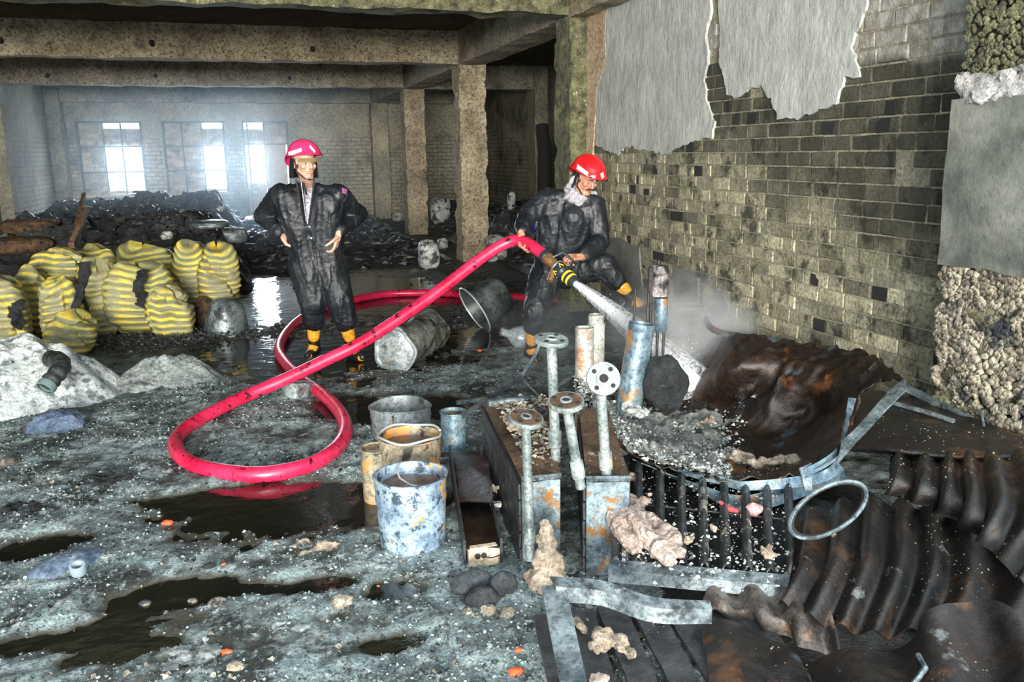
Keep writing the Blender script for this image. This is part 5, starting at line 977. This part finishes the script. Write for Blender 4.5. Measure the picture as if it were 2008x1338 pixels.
# --- loose angle irons left of the tray
def bar(pts, r, m, label, name='angle_iron', n=4, cat='steel bar', sq=1.): return tag(build(name, MB().tube([G(*p) for p in pts], r, n, squash=sq), m, smooth=20), label, cat)
bar([(903, 818, .24), (965, 778, .22), (1022, 741, .22), (1048, 700, .34), (1066, 664, .46)], .014, m_galv, 'thin bent steel bar running from the blue-grey can up towards the tall flange')
bar([(1022, 741, .2), (1058, 778, .06)], .010, m_galv, 'short dark strut meeting the bend of the thin bar')
bar([(1092, 757, .30), (1124, 737, .32), (1138, 782, .10)], .014, m_galv, 'pale folded steel angle between the tall flange and the white pipe')
bar([(957, 792, .40), (1026, 786, .40)], .022, m_galv, 'short pale tube across the back end of the left box', 'tube', 12)
bar([(895, 790, .03), (1000, 775, .03), (1130, 790, .03)], .018, m_zinc, 'long grey strip lying on the wet floor behind the boxes', 'strip', 4, 'steel strip')
an = thing('bent_steel_angle', 'pale galvanised angle bent in a V over the charred planks, bottom centre', 'steel frame', (*G(1085, 1145, .2)[:2], .2))
P0, P1, P2 = G(1068, 1140, .30), G(1128, 1145, .30), None
def angle(par, ptsA, ptsB, m, name): A_ = np.array([G(*p) for p in ptsA]); B_ = np.array([G(*p) for p in ptsB]); A_, B_ = np.array(smooth_path(A_, 8)), np.array(smooth_path(B_, 8)); Dn = B_+np.array([0, 0, -.05]); return build(name, MB().surf(np.stack([A_, B_, Dn], 1), .006), m, par, smooth=20)
angle(an, [(1062, 1150, .30), (1078, 1240, .27), (1100, 1350, .24), (1112, 1430, .22)], [(1108, 1148, .30), (1128, 1240, .27), (1152, 1350, .24), (1165, 1430, .22)], m_galv, 'angle_leg')
angle(an, [(1078, 1132, .31), (1180, 1140, .29), (1280, 1172, .27), (1392, 1180, .25)], [(1090, 1152, .31), (1180, 1160, .28), (1280, 1192, .26), (1396, 1195, .24)], m_galv, 'angle_arm')
# --- charred plank panel
pp_ = thing('plank_panel', 'slatted panel of wet charred planks at the bottom centre', 'panel', (*G(1200, 1300, .1)[:2], .0))
for k in range(7):
    tx = 1046+62*k; ty = 1212-8*min(k, 3); sl = .22+.10*min(k, 5); bx_ = tx+sl*230; A = G(tx, ty, .10); B = G(bx_, ty+230, .10); A2 = G(tx+56, ty-4, .10); B2 = G(bx_+52+k*3, ty+228, .10)
    P = np.array([[A+(A2-A)*u+((B+(B2-B)*u)-(A+(A2-A)*u))*w+np.array([0, 0, .003*math.sin(w*20+k)+.004*R.random()]) for w in np.linspace(0, 1, 14)] for u in np.linspace(0, 1, 5)]); build('plank', MB().surf(P, .016), m_wood, pp_)
build('plank_batten', MB().box(tuple(G(1060, 1225, .05)-np.array([0, .02, 0])), tuple(G(1420, 1215, .075)+np.array([0, .02, 0]))), m_dark, pp_)
clump(G(1198, 1262, .13), .045, .085, .03, 18, 51, m_foam, 'beige crumbly lump lying on the charred planks')
clump(G(1165, 1335, .12), .03, .04, .03, 9, 52, m_pinkfoam, 'pale foil-like scrap beside the angle leg on the planks', 'scrap')
clump(G(1135, 1225, .12), .02, .05, .02, 8, 53, m_foam, 'small beige crumbs just right of the angle leg')
# --- corrugated sheets
def sheet(rows, waves, amp, m, label, nu=120, nv=36, cr=.012, ph=0., bend=0., name='corrugated_sheet', cat='metal sheet'):
    P = corr(net(rows, nu, nv, cr, 5, len(label)), waves, amp, ph, bend); P[..., 0] = np.where(P[..., 1] > 2.35, np.minimum(P[..., 0], XC-.02+.0*P[..., 1]), P[..., 0]); return tag(build(name, MB().surf(P, .004), m, smooth=50), label, cat)
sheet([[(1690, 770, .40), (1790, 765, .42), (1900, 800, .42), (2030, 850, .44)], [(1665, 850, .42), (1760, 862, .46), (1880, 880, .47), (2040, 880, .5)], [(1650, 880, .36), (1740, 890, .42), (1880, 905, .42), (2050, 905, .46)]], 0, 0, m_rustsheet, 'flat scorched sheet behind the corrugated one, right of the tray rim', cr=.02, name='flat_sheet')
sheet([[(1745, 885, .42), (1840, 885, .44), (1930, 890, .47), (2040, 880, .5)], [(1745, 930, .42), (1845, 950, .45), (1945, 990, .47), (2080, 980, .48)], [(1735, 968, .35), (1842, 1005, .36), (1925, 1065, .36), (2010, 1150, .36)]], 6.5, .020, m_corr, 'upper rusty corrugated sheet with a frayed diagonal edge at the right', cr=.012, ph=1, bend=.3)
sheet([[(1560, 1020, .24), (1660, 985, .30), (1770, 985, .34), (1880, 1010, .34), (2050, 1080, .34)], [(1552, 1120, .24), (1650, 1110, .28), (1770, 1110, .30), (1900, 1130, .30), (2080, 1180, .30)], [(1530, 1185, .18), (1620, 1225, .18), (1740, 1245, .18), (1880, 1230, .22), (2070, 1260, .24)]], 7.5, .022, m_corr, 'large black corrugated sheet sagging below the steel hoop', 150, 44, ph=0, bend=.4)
sheet([[(1375, 1165, .15), (1450, 1148, .17), (1530, 1150, .17), (1600, 1165, .17)], [(1395, 1195, .15), (1470, 1195, .16), (1560, 1215, .17), (1630, 1220, .17)], [(1425, 1212, .10), (1490, 1232, .10), (1570, 1268, .10), (1650, 1290, .12)]], 3.5, .022, m_corr2, 'dusty grey-brown corrugated corner just below the front rail', ph=2)
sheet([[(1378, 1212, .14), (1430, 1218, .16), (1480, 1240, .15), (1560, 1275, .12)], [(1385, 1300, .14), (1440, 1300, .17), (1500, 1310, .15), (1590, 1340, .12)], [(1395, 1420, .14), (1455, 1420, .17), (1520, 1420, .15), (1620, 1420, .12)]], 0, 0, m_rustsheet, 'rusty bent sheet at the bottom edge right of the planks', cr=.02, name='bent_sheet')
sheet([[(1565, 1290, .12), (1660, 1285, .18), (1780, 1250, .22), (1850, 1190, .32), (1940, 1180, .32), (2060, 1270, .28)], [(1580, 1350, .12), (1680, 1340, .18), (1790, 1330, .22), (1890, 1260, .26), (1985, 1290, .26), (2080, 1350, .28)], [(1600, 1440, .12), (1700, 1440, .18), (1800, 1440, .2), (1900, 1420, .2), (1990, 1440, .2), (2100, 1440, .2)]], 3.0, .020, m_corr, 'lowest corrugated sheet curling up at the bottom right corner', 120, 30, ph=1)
hq = Vector(G(1624, 1000, .42)); HM = frame(hq, (-.22, -.38, .75), (1, .25, .35)); hoop = thing('steel_hoop', 'round steel drum hoop lying tilted on the black corrugated sheet', 'hoop', hq)
def hoop_at(t, k, dz): a, b_ = 84*k*math.cos(t), 43*k*math.sin(t); return G(1624+a*.86-b_*.5, 1000-a*.5-b_*.86, .395+.04*math.sin(t)+.03*math.cos(t)+dz)
build('hoop_ring', MB().tube([hoop_at(t, 1, 0) for t in np.linspace(0, 2*math.pi, 60)], .0075, 8), m_galv, hoop); build('hoop_ring_inner', MB().tube([hoop_at(t, .93, -.008) for t in np.linspace(0, 2*math.pi, 60)], .006, 8), m_dark, hoop)
clump(G(1640, 1052, .30), .02, .02, .015, 5, 61, m_foam, 'tiny pale crumb stuck at the foot of the steel hoop')
bar([(1778, 762, .46), (1850, 795, .44), (1925, 838, .42)], .020, m_galv, 'pale blue-grey bar sloping right from the tray corner')
bar([(1745, 788, .46), (1830, 812, .46), (1870, 826, .46)], .012, m_galv, 'thin pale bar shaping a highlight on the flat scorched sheet')  # bar added to form the bright highlight along the sheet
bar([(1870, 800, .42), (1900, 790, .48), (1925, 810, .48), (1930, 840, .44)], .006, m_galv, 'thin bent wire arching at the foot of the rough column', 'wire', 8, 'wire')
bar([(1800, 1285, .25), (1815, 1310, .25), (1790, 1345, .22)], .008, m_galv, 'bright crumpled metal edge near the bottom right', 'metal_scrap', 6, 'scrap')
# ================================================================ grit, rubble and debris
def floor_at(x0, x1, y0, y1, up=.004, p=1.):
    def fn():
        for _ in range(30):
            y = y0+(y1-y0)*R.random()**p; x = R.uniform(x0, x1); z = hz(x, y)
            if z > .002: break
        return x, y, z+up
    return fn
m_grit2 = mat('cyan_grey_grit', (.08, .11, .11), (.34, .42, .41), s=30, rough=(.6, .9), bump=.4, island=.7)
m_darkgrit = mat('dark_grit', (.012, .015, .015), (.06, .07, .07), s=30, rough=(.3, .7), bump=.4, island=.6)
xs_ = []; 
def near_pts(n, y0, y1, x0=-1.9, x1=2.0, clus=2.2, thr=-.05, seed=40):
    out = []
    while len(out) < n:
        x = rng.uniform(x0, x1, n); y = y0+(y1-y0)*rng.random(n)**1.5; h = hgt(x, y); k = fbm(x*clus, y*clus, 0, 3, seed)
        ok = (h > .001) & (k+.35*rng.random(n) > thr+.1); out += list(zip(x[ok], y[ok], h[ok]))
    return out[:n]
for nm, m, n, y0, y1, r0, r1, sd, lb in (('pale_grit', m_grit2, 20000, 1.9, 6.5, .002, .011, 40, 'pale wet grit scattered over the near floor'), ('black_grit', m_darkgrit, 9000, 1.9, 7.5, .003, .016, 55, 'black cinders scattered over the near floor'), ('pale_pebbles', m_pebble, 700, 1.9, 5.0, .005, .019, 70, 'beige pebbles and plaster crumbs strewn on the near floor')):
    it = iter(near_pts(n, y0, y1, seed=sd)); chips(n, lambda: (lambda p: (p[0], p[1], p[2]+.002))(next(it)), r0, r1, m, nm, lb, 'grit')
# distinct stones and chips
def stone(px, py, s, m, label, cat='stone', name='stone', group=None, fl=.6, seed=0):
    q = G(px, py); tag(build(name, crumple((q[0], q[1], max(hz(q[0], q[1]), 0)+s*fl*.4), (s, s*.8, s*fl), seed+int(px), 12, 8, .35, 1.8), m, smooth=25), label, cat, group)
m_redchip = flat('orange_red_tile', (.72, .10, .03), .5)
for px, py, s, lb in ((328, 1030, .026, 'bright orange-red chip lying at the edge of the dark wet patch'), (445, 1285, .02, 'orange-red triangular chip near the bottom edge'), (440, 1117, .011, 'tiny orange chip beside a pale stone'), (940, 690, .022, 'red cap-like scrap near the clear jug'), (1012, 1330, .026, 'orange-red chip at the bottom edge left of the plank panel'), (1018, 1292, .014, 'small red chip just above another at the bottom edge'), (742, 1150, .007, 'tiny red speck right of the puddles')): stone(px, py, s, m_redchip, lb, 'chip', 'tile_chip', None, .5)
for px, py, s, lb in ((412, 1118, .028, 'pale flat stone beside the tiny orange chip'), (428, 1195, .034, 'flat pinkish-white stone left of the round dark pool'), (285, 1185, .022, 'pinkish stone at the rim of the dark blotch'), (670, 1190, .045, 'grey-white broken lump above the oval pool'), (462, 1320, .03, 'white stone at the bottom edge below the orange chip'), (352, 758, .05, 'pale flat slab at the foot of the grey ash mound'), (20, 912, .06, 'large cream lump at the left edge of the frame'), (378, 1180, .018, 'small pinkish chip between two pools')): stone(px, py, s, m_pebble, lb, 'stone', 'stone', None, .5)
clump(G(655, 1080), .16, .035, .02, 22, 81, m_foam, 'pale crumbled plaster strewn left of the blue-white bucket')
clump(G(590, 1072), .07, .03, .018, 10, 82, m_foam, 'pale plaster crumbs farther left of the blue-white bucket')
clump(G(365, 1285), .13, .08, .014, 14, 83, m_ash, 'flat crust of grey ash at the bottom left', 'ash', 'ash_crust')
clump(G(205, 950), .16, .13, .03, 18, 84, m_char, 'patch of black burnt shreds on the grey floor, left', 'char', 'burnt_shreds', amp=.03)
clump(G(30, 1010), .16, .12, .03, 18, 85, m_char, 'patch of black burnt shreds at the left edge', 'char', 'burnt_shreds', amp=.03)
clump(G(560, 1235), .10, .05, .015, 12, 86, m_ash, 'grey ash crust left of the oval pool', 'ash', 'ash_crust')
# heaps of burnt stock in the depth of the hall
m_heap = mat('burnt_stock_heap', (.010, .012, .013), (.07, .078, .078), s=3, c3=(.25, .28, .28), s3=9, t3=(.60, .66), c4=(.10, .06, .03), s4=3, t4=(.60, .68), rough=(.25, .7), bump=1., bs=20, bdist=.05)  # pale specks paint glints of light into the char colour
def heap(nm, x0, x1, y0, y1, H, sd, label, st=.06):
    def fn(x, y):
        u, v_ = (x-x0)/(x1-x0), (y-y0)/(y1-y0); e = np.clip(np.minimum(np.minimum(u, 1-u)*(x1-x0)*1.6, np.minimum(v_, 1-v_)*(y1-y0)*.45), 0, 1)**.9
        r_ = 1-np.abs(fbm(x*1.5, y*1.5, 0, 4, sd)); return -.06+e*H*(.35+.65*r_**2*(.7+.5*fbm(x*.5, y*.5, 0, 2, sd+5)))+e*.05*fbm(x*8, y*8, 0, 3, sd)
    v, f = gridmesh(heightfield(x0, x1, y0, y1, st, fn)); tag(build(nm, (v, f), m_heap, None, kind='stuff', smooth=30), label, 'debris'); return fn
HP = [heap('burnt_debris', XL+.05, .0, 11.0, 21.5, 1.1, 3, 'heap of burnt stock filling the hall behind the yellow sacks'), heap('burnt_debris', -.7, 3.0, 12.4, 22, .50, 9, 'burnt debris heaped beyond the standing firefighter'),
      heap('burnt_debris', 3.55, XS-.1, 10.5, 21, .85, 15, 'dark debris heap in the side bay behind the columns')]
for (x0, x1, y0, y1), fn, lb in (((XL+.3, -.1, 11.3, 21), HP[0], 'loose scraps on the heap behind the yellow sacks'), ((-.4, 2.9, 12.7, 21.5), HP[1], 'loose scraps on the debris beyond the firefighter'), ((3.65, XS-.25, 10.6, 20), HP[2], 'loose scraps on the side bay heap')):
    pts = [(x, y, float(fn(np.array(x), np.array(y)))+.02) for x, y in zip(rng.uniform(x0, x1, 1500), rng.uniform(y0, y1, 1500))]; it = iter(pts)
    chips(1500, lambda: next(it), .02, .11, mat('burnt_scraps', (.015, .017, .018), (.16, .17, .165), s=4, island=.9, rough=(.25, .7), bump=.5, c3=(.45, .46, .44), s3=3, t3=(.62, .66)), 'burnt_scraps', lb, 'debris', None, .35)
pts = near_pts(2500, 7.8, 11.5, -2.4, 3., seed=90); it = iter(pts); chips(2500, lambda: next(it), .008, .035, m_darkgrit, 'wet_cinders', 'wet black cinders on the floor around the columns and sacks', 'grit')
m_paleplast = mat('scorched_pale_plastic', (.22, .24, .23), (.62, .64, .60), s=7, c3=(.03, .03, .03), s3=9, t3=(.5, .56), rough=(.35, .6), bump=.6, bs=20)
HB = [(XL+.05, .0, 11.0, 21.5), (-.7, 3.0, 12.4, 22), (3.55, XS-.1, 10.5, 21)]
def ground(x, y):
    z = max(hz(x, y), 0)
    for (x0, x1, y0, y1), fn in zip(HB, HP):
        if x0 < x < x1 and y0 < y < y1: z = max(z, float(fn(np.array(x), np.array(y))))
    return z
def can(px, py, w, h, y, label, name='jerrycan', m=m_paleplast, seed=1):
    for k in range(160):
        y = 9.+k*.08; q = D(px, py+h*.44, y)
        if q[2] <= ground(q[0], q[1]): break
    c = D(px, py, y); s = y/F*.98; o = build(name, crumple((c[0], c[1], c[2]), (w*s*.5, w*s*.45, h*s*.5), seed, 28, 20, .16, 2.0, .55), m); tag(o, label, name.replace('_', ' ')); return o
can(863, 413, 40, 54, 13.6, 'pale scorched jerrycan upright between second and third column', seed=3)
can(840, 500, 42, 58, 12.4, 'pale holed jerrycan standing at the left foot of the second column', seed=4)
can(868, 478, 22, 22, 12.6, 'small black-spotted can above the holed jerrycan', 'can', seed=5)
can(972, 488, 44, 56, 11.8, 'pale scorched jerrycan right of the second column', seed=6)
can(1003, 395, 16, 40, 14.5, 'narrow pale can in the dark side bay', 'can', seed=7)
can(781, 425, 26, 18, 14.5, 'small bright foil scrap beside the third column', 'scrap', seed=8)
can(455, 463, 56, 30, 11.6, 'crumpled silver foil bag on the debris above the yellow sacks', 'foil_bag', m_drum, seed=9)
can(327, 462, 22, 16, 11.0, 'small round pale scrap on the debris heap', 'scrap', seed=10)
can(434, 411, 14, 16, 15.0, 'tiny white scrap high on the debris heap', 'scrap', seed=11)
can(1055, 425, 34, 60, 9.4, 'blue-violet crumpled bag behind the bending firefighter', 'bag', mat('violet_bag', (.01, .01, .03), (.10, .08, .50), s=9, rough=(.3, .5), bump=.6), seed=12)
can(60, 445, 90, 26, 13.0, 'brown burnt roll on the heap near the left wall', 'burnt_roll', m_brown, seed=13)
can(40, 480, 110, 30, 11.6, 'dark brown burnt bale at the left edge behind the sacks', 'burnt_bale', m_brown, seed=14)
can(410, 440, 70, 16, 12.6, 'flattened grey sheet bundle on the heap left of the standing firefighter', 'bundle', m_zinc, seed=15)
tag(build('leaning_plank', MB().tube([D(172, 408, 12.6), D(140, 482, 11.6)], [.03, .05], 4), mat('scorched_brown_wood', (.12, .07, .04), (.30, .19, .11), s=6, bump=.4)), 'scorched brown plank leaning on the heap behind the sacks', 'plank')
tag(build('leaning_plank', MB().tube([D(430, 205, 22) if 0 else D(165, 380, 13.2), D(150, 440, 12.6)], [.03, .03], 4), m_brown), 'thin burnt stake rising from the heap under the first window', 'stake')
tag(build('cable_bundle', MB().tube([D(1062, 245, 13.0), D(1068, 300, 12.9), D(1066, 420, 12.8)], [.10, .11, .12], 10), m_soot_shade), 'black sooty pipe bundle beside the corner column', 'cable')
tag(build('red_brick_stub', MB().bbox(tuple(D(24, 430, 17.5)-np.array([.12, .1, .12])), tuple(D(24, 430, 17.5)+np.array([.05, .1, .12])), .01), m_redchip if 0 else mat('bare_red_brick', (.25, .08, .04), (.40, .15, .08), s=9)), 'patch of bare red brick on the left wall', 'brick') if 0 else None
# smoke hanging before the windows
hz_ = build('smoke_haze', MB().box((XL+.02, 13.5, .05), (3.0, YB-.05, 2.9)), volume('blue_smoke', (.66, .85, 1), .012, .72), None, False, kind='stuff'); tag(hz_, 'blue-white smoke haze hanging in front of the three windows', 'smoke')

def on_grate(): t, w = R.random(), R.random(); p = G(1212+t*335, 915+w*195+t*30, .235); return p[0], p[1], p[2]-R.choice((0, 0, .03, .06))
chips(900, on_grate, .003, .013, m_grit, 'plaster_crumbs', 'pale plaster crumbs dusting the finned grate', 'grit')
bpy.context.view_layer.update(); DG = bpy.context.evaluated_depsgraph_get()
def on_sheets():
    while True:
        x, y = R.uniform(.95, 3.0), R.uniform(1.6, 3.2)
        if vn(x*5, y*5, 0, 91) < -.1+.5*R.random(): continue
        h = SC.ray_cast(DG, Vector((x, y, .62)), Vector((0, 0, -1)))
        if h[0]: return h[1][0], h[1][1], h[1][2]+.001
chips(1500, on_sheets, .001, .0055, m_pebble, 'plaster_dust', 'pale crumbs speckling the black sheets and planks', 'grit')

q = G(285, 672); mound('burnt_litter', q[0], q[1], 1.0, .42, .07, lambda a, b_, x, y: .6+.6*fbm(x*9, y*9, 0, 4, 21), mat('burnt_brown_litter', (.012, .012, .010), (.10, .065, .035), s=7, c3=(.22, .22, .19), s3=20, t3=(.62, .68), rough=(.4, .8), bump=1., bs=50, bdist=.03), 'brown-black burnt litter along the foot of the yellow sacks', 'debris', 80, 0, -.03, 'stuff')
pts = [(q[0]+R.gauss(0, .55), q[1]+R.gauss(0, .2)) for _ in range(1400)]; it = iter([(a, b_, max(hz(a, b_), .03)+R.uniform(0, .03)) for a, b_ in pts]); chips(1400, lambda: next(it), .006, .03, m_darkgrit, 'charred_chips', 'black charred chips strewn before the yellow sacks', 'grit')
q = G(398, 640); tag(build('burnt_lump', crumple((q[0], q[1]+.1, .13), (.11, .10, .15), 33, 24, 16, .3, 1.8), m_brown, smooth=30), 'brown burnt lump between the yellow sacks and the grey metal cone', 'char')
